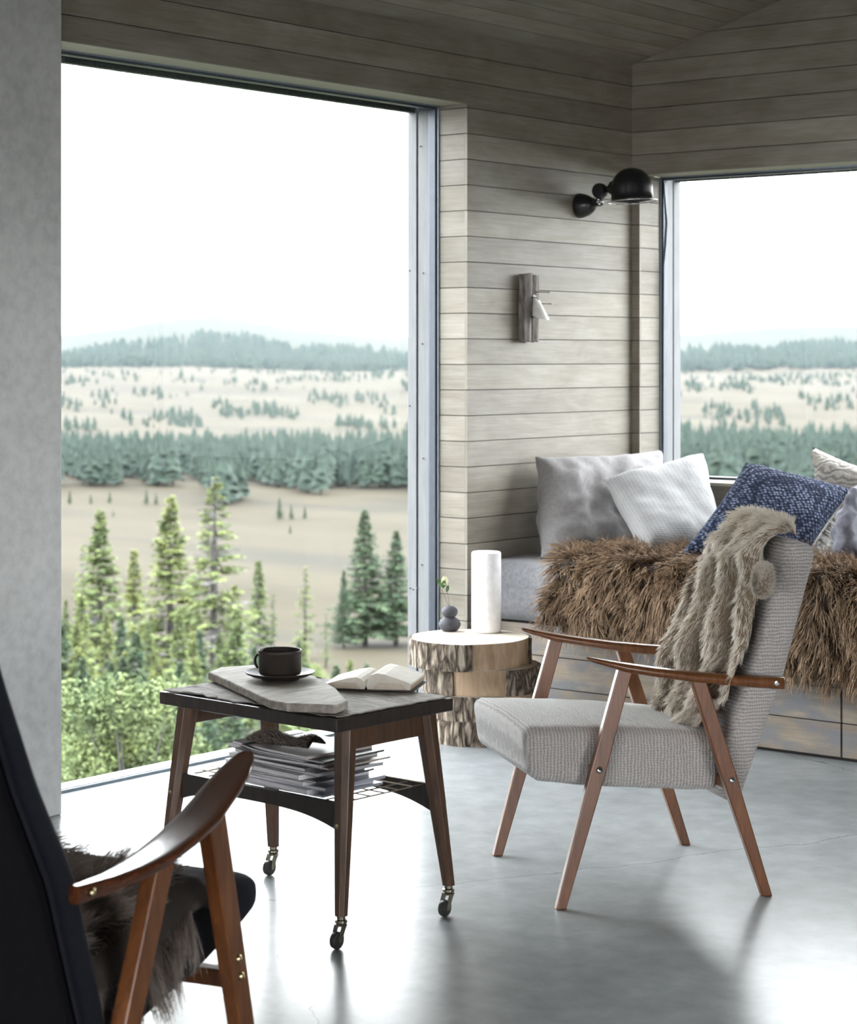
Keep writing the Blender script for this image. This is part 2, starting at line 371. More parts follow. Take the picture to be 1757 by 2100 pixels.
def bfaces(mb, vs, fs, uvs, rnd):
    mb.add(vs, fs); mb.uv.extend(uvs); mb.rnd.extend([rnd] * len(fs))
def boards(mb, o, u, w, nrm, u0, u1, w0, w1, pitch, phase=0.0, gap=.0032, th=.012, cells=None):
    """planks along u stacked along w, face at o, thickness going back from nrm; UVs run with the grain"""
    o, u, w, nrm = [np.array(x, float) for x in (o, u, w, nrm)]
    k0 = math.floor((w0 - phase) / pitch + 1e-6); k1 = math.ceil((w1 - phase) / pitch - 1e-6)
    for k in range(k0, k1):
        a = max(w0, phase + k * pitch + gap / 2); b = min(w1, phase + (k + 1) * pitch - gap / 2)
        if b - a < .003: continue
        rr = random.Random(k * 77 + int(abs(o[0]) * 10) + int(abs(o[1]) * 10)); rnd = rr.random(); ou, ov = rr.random() * 30, k * 3.7 + rr.random()
        c = [o + u * U + w * Wd - nrm * T for T in (0, th) for U, Wd in ((u0, a), (u1, a), (u1, b), (u0, b))]
        fs = [(0, 1, 2, 3), (0, 4, 5, 1), (3, 2, 6, 7), (1, 5, 6, 2), (0, 3, 7, 4)]
        q = [(u0 + ou, a + ov), (u1 + ou, a + ov), (u1 + ou, b + ov), (u0 + ou, b + ov)]
        e = [(u0 + ou, a + ov), (u0 + ou, a + ov + .01), (u1 + ou, a + ov + .01), (u1 + ou, a + ov)]
        bfaces(mb, c, fs, q + e * 4, rnd)
def slab(mb, c0, c1):
    c0 = np.array(c0); c1 = np.array(c1); b = MB(); b.box((c0 + c1) / 2, np.abs(c1 - c0)); bfaces(mb, b.v, b.f, [(0.5, 0.5)] * 24, 0.3)

# ------------------------------------------------------------ the room
XW = -5.17; YB = 7.90; GX = -5.318; GY = 8.07; PITCH = .1036; PH = 2.4577
YJ = 6.693; ZT = 2.475; XJ = -5.129; Z2T = 2.266; SILL = .906; W2R = -2.3; XR = 3.2; YF = -3.6; SL = .278; ZC = 2.76
def struct(name, mb, mats, **k): return mb.build(name, mats, kind='structure', **k)

b = MB(); b.box(((XW + XR) / 2 - .1, (YB + YF) / 2 + .1, -.1), (XR - XW + .35, YB - YF + .35, .2)); struct('floor', b, M['floor'])
# left wall: lintel above the big window, pier between window and corner, and the wall before the concrete
WY0 = 2.2
b = MB(); U = (0, 1, 0); Z = (0, 0, 1); N = (1, 0, 0)
boards(b, (XW, 0, 0), U, Z, N, YF, YB, ZT, ZC, PITCH, PH)
boards(b, (XW, 0, 0), U, Z, N, YJ, YB, 0, ZT, PITCH, PH)
boards(b, (XW, 0, 0), U, Z, N, YF, WY0, 0, ZT, PITCH, PH)
boards(b, (0, YJ, 0), (-1, 0, 0), Z, (0, -1, 0), -XW + .0125, -GX, 0, ZT, PITCH, PH)      # the jamb of the big window
n0 = len(b.f)
slab(b, (XW - .012, YF, ZT + .012), (XW - .2, YB + .2, ZC + .1)); slab(b, (XW - .012, YJ + .012, 0), (XW - .185, YB + .2, ZT + .02)); slab(b, (XW - .012, YF, 0), (XW - .2, WY0, ZT + .02))
b.mi = [0] * n0 + [1] * (len(b.f) - n0)
struct('wall_left', b, [M['cladding'], M['gap']])
# back wall around window 2; its left edge sliver, lintel, below sill
b = MB(); U = (1, 0, 0); N = (0, -1, 0)
zr = lambda x: ZC + (x - XW) * SL
boards(b, (0, YB, 0), U, Z, N, XW, XJ, 0, Z2T, PITCH, PH)
boards(b, (0, YB, 0), U, Z, N, XJ, W2R, 0, SILL, PITCH, PH)
boards(b, (0, YB, 0), U, Z, N, W2R, XR, 0, Z2T, PITCH, PH)
boards(b, (0, YB, 0), U, Z, N, XW, XR, Z2T, 4.3, PITCH, PH)
boards(b, (XJ, 0, 0), (0, 1, 0), Z, (1, 0, 0), YB + .0125, GY, SILL, Z2T, PITCH, PH)
n0 = len(b.f)
slab(b, (XW, YB + .012, 0), (XJ - .012, YB + .20, Z2T)); slab(b, (XW, YB + .012, 0), (W2R, YB + .17, SILL - .012)); slab(b, (W2R + .012, YB + .012, 0), (XR, YB + .17, Z2T)); slab(b, (XW - .1, YB + .012, Z2T + .012), (XR, YB + .17, 4.3))
b.mi = [0] * n0 + [1] * (len(b.f) - n0)
struct('wall_back', b, [M['cladding'], M['gap']])
# right and front walls, out of view, each with an opening added for fill light
b = MB()
RO = ((YF, .2, 0, 4.3), (2.9, YB, 0, 4.3), (.2, 2.9, 2.1, 4.3))
for (u0, u1, w0, w1) in RO: boards(b, (XR, 0, 0), (0, 1, 0), Z, (-1, 0, 0), u0, u1, w0, w1, PITCH, PH)
n0 = len(b.f)
for (u0, u1, w0, w1) in RO: slab(b, (XR + .012, u0, w0), (XR + .15, u1, w1))
b.mi = [0] * n0 + [1] * (len(b.f) - n0)
struct('wall_right', b, [M['cladding'], M['gap']])
b = MB()
for (u0, u1, w0, w1) in ((XW, -3.6, 0, 4.3), (1.6, XR, 0, 4.3), (-3.6, 1.6, 2.15, 4.3)): boards(b, (0, YF, 0), (1, 0, 0), Z, (0, 1, 0), u0, u1, w0, w1, PITCH, PH)
n0 = len(b.f)
for (u0, u1, w0, w1) in ((XW, -3.6, 0, 4.3), (1.6, XR, 0, 4.3), (-3.6, 1.6, 2.15, 4.3)): slab(b, (u0, YF - .012, w0), (u1, YF - .15, w1))
b.mi = [0] * n0 + [1] * (len(b.f) - n0)
struct('wall_front', b, [M['cladding'], M['gap']])
# sloping boarded ceiling, rising from the left wall to a ridge
b = MB(); ca = 1 / math.hypot(1, SL); sa = SL * ca; RX = -1.0; LR = (RX - XW) / ca
boards(b, (XW, 0, ZC), (0, 1, 0), (ca, 0, sa), (sa, 0, -ca), YF, YB, -.02, LR, .1036, .0)
boards(b, (RX, 0, ZC + LR * sa), (0, 1, 0), (ca, 0, -sa), (-sa, 0, -ca), YF, YB, 0, (XR - RX) / ca + .05, .1036, .0)
n0 = len(b.f)
for (x0, z0, x1, z1) in ((XW - .05, ZC - .014, RX, ZC + LR * sa), (RX, ZC + LR * sa, XR + .05, ZC + LR * sa - (XR + .05 - RX) * SL)):
    q = MB(); q.loft([[(x0, y, z0 + .012 + e), (x1, y, z1 + .012 + e), (x1, y, z1 + .012 + .15 + e), (x0, y, z0 + .012 + .15 + e)] for y, e in ((YF, 0.002), (YB + .18, .002))]); bfaces(b, q.v, q.f, [(.5, .5)] * 24, .3)
b.mi = [0] * n0 + [1] * (len(b.f) - n0)
struct('ceiling', b, [M['cladding'], M['gap']])
# concrete pier
b = MB(); b.box((-5.33, (WY0 + 4.461) / 2, 1.4), (.52, 4.461 - WY0, 2.8)); struct('wall_concrete', b, M['concrete'], bevel=.004)

# window 1: floor to lintel
w1 = empty('window_1', (GX, 5.5, 0), kind='structure')
def wchild(b, name, mat, par, off, **k):
    b.v = [tuple(np.array(p) - np.array(off)) for p in b.v]; return b.build(name, mat, par, **k)
O1 = (GX, 5.5, 0)
b = MB(); b.box((GX - .028, (4.2 + YJ) / 2, ZT / 2), (.006, YJ - 4.2, ZT)); wchild(b, 'pane', M['glass'], w1, O1)
b = MB(); b.box((GX - .022, YJ - .006, ZT / 2), (.036, .02, ZT)); b.box((GX - .022, (4.2 + YJ) / 2, ZT - .006), (.036, YJ - 4.2, .016)); b.box((GX - .022, (4.2 + YJ) / 2, .005), (.030, YJ - 4.2, .012)); wchild(b, 'frame', M['blue_grey_metal'], w1, O1, bevel=.002)
b = MB(); b.box((GX + .001, YJ - .003, ZT / 2), (.008, .008, ZT)); b.box((GX + .001, (4.2 + YJ) / 2, ZT - .002), (.008, YJ - 4.2, .006)); b.box((GX - .002, (4.2 + YJ) / 2, .004), (.010, YJ - 4.2, .010)); wchild(b, 'edge_strip', M['pale_metal'], w1, O1)
def outboard(c0, c1, name, along, off, par):
    b = MB(); c0 = np.array(c0, float); c1 = np.array(c1, float); q = MB(); q.box((c0 + c1) / 2, np.abs(c1 - c0)); r = random.random() * 9
    uv = []
    for f in q.f:
        for i in f:
            p = q.v[i]; o_ = [x for x in range(3) if x != along]; uv.append((p[along] + r, p[o_[0]] + p[o_[1]]))
    bfaces(b, q.v, q.f, uv, .7); return wchild(b, name, M['outer_board'], par, off, bevel=.002)
X = GX - .045
outboard((X, YJ - .004, -.5), (X - .058, YJ + .02, ZT), 'outer_jamb_board', 2, O1, w1)
outboard((X - .066, YJ - .006, -.5), (X - .112, YJ + .02, ZT), 'outer_jamb_board', 2, O1, w1)
outboard((X, 4.2, ZT + .001), (X - .07, YJ, ZT + .02), 'outer_head_board', 1, O1, w1)
b = MB()
y = 4.2
while y < YJ:
    b.box((X - .088, y + .036, ZT - .009), (.03, .068, .022)); y += .0745
b.box((X - .088, (4.2 + YJ) / 2, ZT + .006), (.034, YJ - 4.2, .02)); wchild(b, 'drip_edge', M['zinc'], w1, O1)
b = MB()
for py, pxx in ((300, 862), (555, 840), (560, 868), (705, 866), (832, 840), (940, 868), (1158, 865), (1206, 841), (1209, 847), (1206, 856)):
    p = PY(pxx, py, YJ - .006); b.lathe([(.0032, 0), (.0032, .003), (.001, .004)], p, 8, rotm(math.pi / 2))
wchild(b, 'nail', M['rubber'], w1, O1)
# lintel underside trim of window 1
b = MB(); q = MB(); q.box(((XW - .0125 + GX) / 2, (4.2 + YJ) / 2, ZT + .006), (XW - .0125 - GX, YJ - 4.2, .012)); bfaces(b, q.v, q.f, [(random.random(), .01 * i) for i in range(24)], .9)
b.uv = [(q.v[i][1], q.v[i][0]) for f in q.f for i in f]
struct('trim_1', b, M['trim'])
# window 2
w2 = empty('window_2', (-3.7, GY, SILL), kind='structure'); O2 = (-3.7, GY, SILL); zm = (SILL + Z2T) / 2; zh = Z2T - SILL
b = MB(); b.box(((XJ + W2R) / 2, GY + .026, zm), (W2R - XJ, .006, zh)); wchild(b, 'pane', M['glass'], w2, O2)
b = MB(); b.box((XJ + .006, GY + .02, zm), (.02, .034, zh)); b.box(((XJ + W2R) / 2, GY + .02, Z2T - .006), (W2R - XJ, .034, .016)); b.box(((XJ + W2R) / 2, GY + .02, SILL + .006), (W2R - XJ, .034, .014)); b.box((W2R - .006, GY + .02, zm), (.02, .034, zh)); wchild(b, 'frame', M['blue_grey_metal'], w2, O2, bevel=.002)
b = MB(); b.box((XJ + .003, GY - .001, zm), (.008, .008, zh)); b.box(((XJ + W2R) / 2, GY - .001, Z2T - .002), (W2R - XJ, .008, .006)); wchild(b, 'edge_strip', M['pale_metal'], w2, O2)
b = MB(); b.tube([PY(1361, 375, GY - .01), PY(1364, 420, GY - .02), PY(1366.5, 455, GY - .03), PY(1364, 500, GY - .02), PY(1360.5, 545, GY - .01), PY(1360, 700, GY - .008), PY(1359, 930, GY - .008)], [.003, .005, .007, .006, .004, .003, .003], 8); wchild(b, 'loose_seal', M['blue_grey_metal'], w2, O2, smooth=True)
outboard((XJ - .02, GY + .04, SILL - .2), (XJ + .005, GY + .10, Z2T), 'outer_jamb_board', 2, O2, w2)
outboard((XJ - .02, GY + .107, SILL - .2), (XJ + .006, GY + .165, Z2T), 'outer_jamb_board', 2, O2, w2)
b = MB(); x = XJ
while x < W2R: b.box((x + .036, GY + .13, Z2T - .004), (.068, .03, .02)); x += .0745
b.box(((XJ + W2R) / 2, GY + .13, Z2T + .008), (W2R - XJ, .034, .02)); wchild(b, 'drip_edge', M['zinc'], w2, O2)
def trimbox(name, c0, c1, along):
    q = MB(); c0 = np.array(c0); c1 = np.array(c1); q.box((c0 + c1) / 2, np.abs(c1 - c0)); b = MB(); o_ = [x for x in range(3) if x != along]
    bfaces(b, q.v, q.f, [(q.v[i][along], q.v[i][o_[0]] + q.v[i][o_[1]]) for f in q.f for i in f], .9); return struct(name, b, M['trim'], bevel=.001)
trimbox('trim_2', (XJ, YB + .0125, Z2T), (W2R, GY, Z2T + .012), 0)
trimbox('window_sill', (XJ, YB - .012, SILL - .014), (W2R, GY, SILL), 0)

# ------------------------------------------------------------ the land outside
RIDGE = [(-400, 705), (120, 692), (200, 682), (300, 665), (350, 654), (430, 650), (500, 655), (560, 667), (700, 680), (830, 690), (1050, 696), (1390, 690), (1500, 681), (1600, 673), (1757, 671), (2300, 690)]
def terr(t, X):
    t = np.asarray(t, float); X = np.asarray(X, float)
    base = np.interp(t, [0, 10, 20, 40, 75, 110, 388, 640, 900], [-1.0, -1.3, -3.6, -7.6, -11.6, -13, -13, -8.6, -4.6])
    px = CX + F * X / np.maximum(t, 30)
    ry = np.interp(px, [p[0] for p in RIDGE], [p[1] for p in RIDGE])
    # the hill: from 900 on up to the ridge at 1700
    zr_ = H + (HY - ry) * 1700 / F
    k = np.clip((t - 850) / 850, 0, 1); k = k * k * (3 - 2 * k)
    z = base + (zr_ + 4.6) * k - np.clip(t - 1750, 0, None) * .05
    z = z + np.where((t > 90) & (t < 1700), .25 * np.sin(X * .045 + t * .021) + .2 * np.sin(t * .06 + X * .013), 0) + np.where(t > 420, 1.2 * np.sin(X * .012 + t * .011), 0)
    return z
def wpt(t, X, z): p = t * VV + X * RR; return np.array([p[0], p[1], z])
ts = np.concatenate([np.linspace(-20, 10, 10), np.linspace(12, 120, 40), np.linspace(126, 420, 60), np.geomspace(430, 1760, 90), [1900, 2400]])
aa = np.linspace(-1.0, 1.0, 170)
T_, A_ = np.meshgrid(ts, aa, indexing='ij'); X_ = A_ * (np.abs(T_) + 55)
Zg = terr(np.maximum(T_, 0), X_)
P = np.stack([T_ * VV[0] + X_ * RR[0], T_ * VV[1] + X_ * RR[1], Zg], -1).reshape(-1, 3)
b = MB(); nA = len(aa); b.add(P, [(i * nA + j, i * nA + j + 1, (i + 1) * nA + j + 1, (i + 1) * nA + j) for i in range(len(ts) - 1) for j in range(nA - 1)])
land = b.build('moorland', M['ground'], smooth=True, kind='structure')
ga = land.data.attributes.new('green', 'FLOAT', 'POINT')
tf = T_.ravel(); gv = np.clip((70 - tf) / 30, 0, 1) * .9 + np.clip((tf - 950) / 120, 0, 1) * .75 * np.clip((1640 - tf) / 80, 0, 1)
ga.data.foreach_set('value', gv.astype('f'))

def rnd_unit(n):
    v = RNG.normal(size=(n, 3)); return v / np.linalg.norm(v, axis=1)[:, None]
def blades(mb, base, d, L, wd, side, mi):
    """narrow two-triangle sprigs"""
    for p, q, l, w_, s_ in zip(base, d, L, wd, side):
        e = p + q * l; m_ = p + q * l * .5
        mb.add([p, m_ + s_ * w_, e, m_ - s_ * w_], [(0, 1, 2, 3)], mi)
def spruce(h, R, seed, levels=38, per=8, grey=.15, sparse=1.0, top=1.0):
    """trunk mesh and crown mesh of one spruce of height h, crown radius R"""
    rg = np.random.default_rng(seed); tr = MB(); tr.tube([(0, 0, -.3), (.02 * h / 8, 0, h * .35), (0, .02, h * .7), (0, 0, h * .99)], [.022 * h / 1.6, .013 * h / 1.4, .007 * h, .002], 7)
    cr = MB(); bs = []; ds = []; Ls = []; ws = []; ss = []; ms = []
    for i in range(levels):
        f = (i + rg.random() * .9) / levels; z = h * (.08 + .92 * f)
        rad = R * ((1 - f) ** 1.05) * (.80 + .30 * math.sin(i * 1.7 + seed) * (1 - f)) + .02 * top
        for k in range(per):
            if rg.random() > sparse * (.55 + .45 * f): continue
            az = rg.random() * 6.283; l = rad * (rg.uniform(.35, 1.0) + (.35 if rg.random() < .15 else 0)); dr = rg.uniform(-.55, -.05) + .95 * max(0, f - .7)
            d0 = np.array([math.cos(az), math.sin(az), dr]); g = rg.random() < grey
            nt_ = max(3, int(l / .11)); pts = []; z0 = z + rg.uniform(-.1, .1)
            for j in range(nt_ + 1):
                q = j / nt_; pts.append(np.array([0, 0, z0]) + d0 * l * q + np.array([0, 0, .30 * l * q * q]))
            cr.tube([pts[0], pts[len(pts) // 2], pts[-1]], [.010 * h / 8, .007, .003], 3, False, 1)
            sd = np.array([-math.sin(az), math.cos(az), 0])
            for j in range(1, nt_ + 1):
                q = j / nt_
                for sg in (-1, 1, 0):
                    ll = (.13 + .20 * (1 - abs(q - .5))) * rg.uniform(.6, 1.4) * (.30 + .70 * (1 - f) ** .6)
                    dd = d0 * .8 + sd * sg * rg.uniform(.5, 1.1) + np.array([0, 0, rg.uniform(-.6, .25)])
                    dd /= np.linalg.norm(dd); s_ = np.cross(dd, rg.normal(size=3)); s_ /= np.linalg.norm(s_)
                    bs.append(pts[j]); ds.append(dd); Ls.append(ll); ws.append(.012 if g else rg.uniform(.025, .05)); ss.append(s_); ms.append(1 if g else 0)
    for p, d, l, w_, s_, m_ in zip(bs, ds, Ls, ws, ss, ms): blades(cr, [p], [d], [l], [w_], [s_], m_)
    return tr, cr
TREEG = 'spruces growing outside the big window'
def plant_tree(proto, loc, s, rz, label, cat='tree', name=None, group=None):
    o = copy_tree(proto); o.location = loc; o.scale = (s, s, s); o.rotation_euler = (0, 0, rz); tag(o, label, cat, group)
    if group is None and 'group' in o: del o['group']
    return o
protos = []
for i, (R, g, sp, mt) in enumerate(((1.35, .14, .80, 'spruce'), (.95, .15, .7, 'spruce'), (1.5, .42, .62, 'spruce'), (1.6, .08, .95, 'spruce_dark'), (.85, .25, .42, 'spruce'))):
    tr, cr = spruce(8.0, R, 20 + i, 74 if i != 4 else 50, 9, g, sp)
    e = empty('spruce_tree', (0, 0, 0)); tr.build('trunk', M['trunk'], e, smooth=True); cr.build('crown', [M[mt], M['twig']], e); protos.append([e, 0])
def put(k, px, ytop, ybase, label, t=None):
    e, used = protos[k]
    if t is None:                               # where the sight line through that pixel meets the slope
        tt = np.linspace(25, 260, 900); zz = terr(tt, (px - CX) / F * tt); hit = np.where(H - tt * (ybase - HY) / F < zz)[0]; t = float(tt[hit[0]]) if len(hit) else 75.
    X = (px - CX) / F * t; z = float(terr(t, X)); p = wpt(t, X, z); h = (H - t * (ytop - HY) / F) - z
    s = h / 8.0; rz = random.random() * 6.28
    if not used: protos[k][1] = 1; o = e
    else: o = copy_tree(e)
    wx = s * (1.8 if h > 4 else 1.3); o.location = p; o.scale = (wx, wx, s); o.rotation_euler = (0, 0, rz); tag(o, label, 'tree'); return o
put(0, 205, 1050, 1480, 'tall spruce nearest the concrete wall, thin top and bushy middle')
put(1, 275, 1128, 1425, 'slender spruce standing between the two tallest left-hand spruces')
put(0, 350, 1022, 1480, 'full green spruce left of the lichen-grey one in the big window', 72)
put(2, 440, 982, 1500, 'tallest spruce in the big window, grey bare twigs at its top')
put(1, 530, 1150, 1400, 'thin greyish spruce just right of the tallest one')
put(4, 625, 1160, 1352, 'small sparse spruce standing alone before the pale meadow')
put(3, 748, 1045, 1325, 'dark dense spruce at the right side of the big window')
put(3, 812, 1088, 1325, 'dark spruce partly behind the right window frame')
put(4, 172, 1115, 1400, 'small narrow spruce close to the left of the tall thin-topped one')
put(1, 480, 1200, 1470, 'bright green spruce low in front of the tallest spruce')
put(1, 395, 1180, 1455, 'short green spruce filling the gap between the two highest crowns')
put(3, 705, 1170, 1330, 'short dark spruce at the left foot of the dense dark one')
put(1, 135, 1230, 1420, 'short spruce touching the concrete wall edge')
put(4, 560, 1215, 1400, 'low sparse spruce right of the thin greyish one')
put(0, 310, 1260, 1500, 'young bushy spruce under the slender one')
put(4, 668, 1255, 1370, 'tiny pale spruce at the meadow edge beside the alone sparse one')
YL = ['young spruce in the thicket on the slope below the tall spruces']
ry2 = random.Random(11)
for i in range(96):
    t_ = ry2.uniform(34, 72); px_ = ry2.uniform(110, 800) if i < 50 else ry2.uniform(430, 800) if i < 75 else ry2.uniform(110, 440)
    if px_ > 640 and t_ > 52: t_ = ry2.uniform(34, 50)
    k = ry2.choice([0, 1, 3, 3, 0]); X = (px_ - CX) / F * t_; z = float(terr(t_, X)); hgt = ry2.uniform(2.0, 4.4) * (1.0 if px_ < 520 else .72); s_ = hgt / 8
    o = copy_tree(protos[k][0]); o.location = wpt(t_, X, z); o.scale = (s_ * 1.5, s_ * 1.5, s_); o.rotation_euler = (0, 0, ry2.random() * 6.28); tag(o, YL[0], 'tree', 'young spruces in the thicket below the big window')
mid = [(573, 1020, 1066, 'triangular dark spruce, largest of the three on the moor'), (597, 1034, 1066, 'middle one of the three small spruces on the moor'), (625, 1036, 1064, 'small rounded spruce, right one of the three on the moor'),
       (143, 1004, 1034, 'small dark spruce on the moor beside the concrete wall'), (186, 1012, 1034, 'bushy small spruce on the moor, second from the concrete wall'), (225, 1006, 1032, 'thin small spruce on the moor, third from the concrete wall'),
       (300, 1003, 1035, 'small spruce on the moor left of the second tall crown'), (320, 1010, 1036, 'shorter small spruce on the moor next to the second tall crown'), (595, 1075, 1095, 'stunted bush-like spruce below the three on the moor'), (232, 1045, 1060, 'stunted spruce on the moor right above the thin-topped spruce')]
for px, y0, y1, lb in mid: put(3, px, y0, y1, lb)

def bush(seed, n, r=(1.3, 1.3, 1.0), leaf=.07, clumps=22):
    rg = np.random.default_rng(seed); cr = MB(); st = MB()
    cs = []
    for k in range(clumps):
        a = rg.random() * 6.283; e = rg.random() ** .6; z = rg.random()
        c = np.array([math.cos(a) * r[0] * e * math.sqrt(1 - .6 * z), math.sin(a) * r[1] * e * math.sqrt(1 - .6 * z), .25 + z * r[2] * 1.5]); cs.append(c)
        st.tube([(0, 0, -.3), c * np.array([.4, .4, .5]), c], [.03, .016, .005], 5, False)
    for i in range(n):
        c = cs[rg.integers(clumps)]; v = rg.normal(size=3); v /= np.linalg.norm(v); p = c + v * rg.uniform(.2, .48) * np.array([1, 1, .7])
        d = rg.normal(size=3) + np.array([0, 0, .3]); d /= np.linalg.norm(d); s_ = np.cross(d, rg.normal(size=3)); s_ /= np.linalg.norm(s_)
        blades(cr, [p], [d], [leaf * rg.uniform(.7, 1.5)], [leaf * .3], [s_], 0)
    return st, cr
bp = []
for i, (nn, r, lf, mt) in enumerate(((11000, (1.5, 1.5, 1.3), .07, 'bush'), (10000, (1.6, 1.4, .8), .075, 'bush_grey'), (11000, (1.2, 1.2, 1.6), .07, 'bush'))):
    st, cr = bush(50 + i, nn, r, lf); e = empty('leafy_shrub', (0, 0, 0)); st.build('stem', M['twig'], e, smooth=True); cr.build('foliage', M[mt], e); bp.append([e, 0])
BG = 'shrubs crowding the slope below the big window'; BL = ['bright green leafy shrub on the slope outside below the big window', 'grey-green willow shrub on the slope outside below the big window', 'tall yellow-green shrub on the slope outside below the big window']
rs = random.Random(5); spots = []
for i in range(64):
    t = rs.uniform(18, 62) if i < 52 else rs.uniform(8.8 + 8, 30)
    px = rs.uniform(60, 860) if i < 52 else rs.uniform(80, 560)
    if t > 45 and px > 700: px = rs.uniform(100, 660)
    k = rs.choice([0, 0, 1, 2]) if t < 35 else rs.choice([0, 1, 1, 2])
    s = rs.uniform(.45, .95) * (.88 if t > 30 else .82)
    spots.append((t, px, k, s))
for t, px, k, s in spots:
    X = (px - CX) / F * t; z = float(terr(t, X)); e, used = bp[k]
    if not used: bp[k][1] = 1; o = e
    else: o = copy_tree(e)
    o.location = wpt(t, X, z - .1); o.scale = (s, s, s * rs.uniform(.8, 1.15)); o.rotation_euler = (0, 0, rs.random() * 6.28)
    tag(o, BL[k], 'shrub', BG + (', grey-green' if k == 1 else ', bright' if k == 0 else ', tall'))

def far_tree(seed, k=4, n=6):
    rg = np.random.default_rng(seed); b = MB()
    for i in range(k):
        z0 = .10 + i * .80 / k; z1 = min(1.0, z0 + 1.5 / k * .8 + .1); r = .19 * (1 - i / k) ** .8 + .02
        ring = [(r * rg.uniform(.5, 1.35) * math.cos(a), r * rg.uniform(.5, 1.35) * math.sin(a), z0 + rg.uniform(-.05, .05)) for a in np.linspace(0, 6.283, n, endpoint=False)]
        b.add(ring + [(rg.uniform(-.01, .01), 0, z1)], [(j, (j + 1) % n, n) for j in range(n)])
    b.tube([(0, 0, -.05), (0, 0, .3)], .02, 4, False); return b
ftp = []
for i in range(4):
    o = far_tree(90 + i, 7, 9).build('spruce_tree', M['far_spruce']); ftp.append(o)
FG = 'spruces of the forest belt across the moor'; FL = 'dark blue-green spruce of the forest belt across the moor'
rg = np.random.default_rng(31)
def belt_t(px, f): # depth of belt: near edge to far edge
    near = F * 14.4 / (np.interp(px, [100, 330, 830, 1400, 1757], [1000, 998, 1000, 985, 985]) - HY)
    return near - 14 * max(0, math.sin(px * .031) + math.sin(px * .0117 + 2)) * (1 - f) + f * 75
cand = []
for i in range(4600):
    px = rg.uniform(-150, 2100); f_ = rg.random() ** 1.1; t = belt_t(px, f_)
    if px < 640 and f_ < .38 and math.sin(px * .05 + f_ * 9) + .6 * math.sin(px * .017 + 1) > .1: continue      # the clearings at the near left side
    cand.append((t, px, rg.uniform(3.2, 6.2) * (1 - .2 * f_)))
cand.sort(); kept = []
for c in cand:
    if all(abs(c[0] - q[0]) > 1.3 or abs((c[1] - q[1]) / F * c[0]) > 1.3 for q in kept[-200:]): kept.append(c)
cand = kept
vis = [c for c in cand if 110 < c[1] < 850 or 1380 < c[1] < 1770]; ind = vis[:215]; ids = set(map(id, ind)); rest = [c for c in cand if id(c) not in ids]
for i, (t, px, h) in enumerate(ind):
    X = (px - CX) / F * t; o = ftp[i % 4] if i < 4 else ftp[i % 4].copy()
    if i >= 4: COL.objects.link(o)
    o.location = wpt(t, X, float(terr(t, X))); wd = rg.uniform(.8, 1.25) * h; o.scale = (wd, wd, h); o.rotation_euler = (0, 0, rg.random() * 6.28); tag(o, FL, 'tree', FG)
def scatter(name, items, mat, label, protos_=None):
    vs = []; fs = []; nb = 0
    base = [(np.array([v.co[:] for v in o.data.vertices]), [tuple(p.vertices) for p in o.data.polygons]) for o in ftp]
    for i, (p, s, h) in enumerate(items):
        V, Fc = base[i % 4]; a = i * 2.4; c, d = math.cos(a), math.sin(a); Q = V * np.array([s, s, h]); Q = np.stack([Q[:, 0] * c - Q[:, 1] * d, Q[:, 0] * d + Q[:, 1] * c, Q[:, 2]], -1) + p
        vs.extend(Q.tolist()); fs.extend([tuple(k + nb for k in f) for f in Fc]); nb += len(V)
    me = bpy.data.meshes.new(name); me.from_pydata(vs, [], fs); me.materials.append(mat); o = bpy.data.objects.new(name, me); COL.objects.link(o)
    return tag(o, label, 'trees', kind='stuff')
items = []
for t, px, h in rest: X = (px - CX) / F * t; items.append((wpt(t, X, float(terr(t, X))), h * rg.uniform(.8, 1.25), h))
scatter('spruce_forest', items, M['far_spruce'], 'dense remaining spruces behind the front rows of the forest belt')
items = []
def clump(px, t): return math.sin(px * .021 + t * .043) + math.sin(px * .011 - t * .037 + 2) + .7 * math.sin(px * .057 + t * .025) + rg.normal() * .45
for i in range(5200):                              # open slope beyond the belt: scattered clumps of low trees
    px = rg.uniform(-150, 2100); y = rg.uniform(765, 880); t = 200.
    t = np.interp(y, [763, 780, 800, 830, 860, 885], [960, 760, 640, 520, 440, 400])
    if clump(px, t) < .75 - .9 * (y < 790) + .5 * (y > 850): continue
    X = (px - CX) / F * t; h = rg.uniform(1.0, 3.0); items.append((wpt(t, X, float(terr(t, X))), h * 1.3, h))
scatter('slope_trees', items, M['far_spruce'], 'scattered low trees on the tan slope beyond the forest belt')
items = []
for i in range(15000):
    px = rg.uniform(-200, 2200); t = rg.uniform(930, 1640)
    X = (px - CX) / F * t; zz = float(terr(t, X)); yy = HY + (H - zz) * F / t
    if yy < np.interp(px, [q[0] for q in RIDGE], [q[1] for q in RIDGE]) + 34 + 10 * math.sin(px * .013) ** 2 + rg.exponential(10): continue
    h = rg.uniform(3.5, 7); items.append((wpt(t, X, zz), h * 1.6, h))
scatter('hill_woods', items, M['far_spruce'], 'blue-green hazy woods covering the distant hillside')
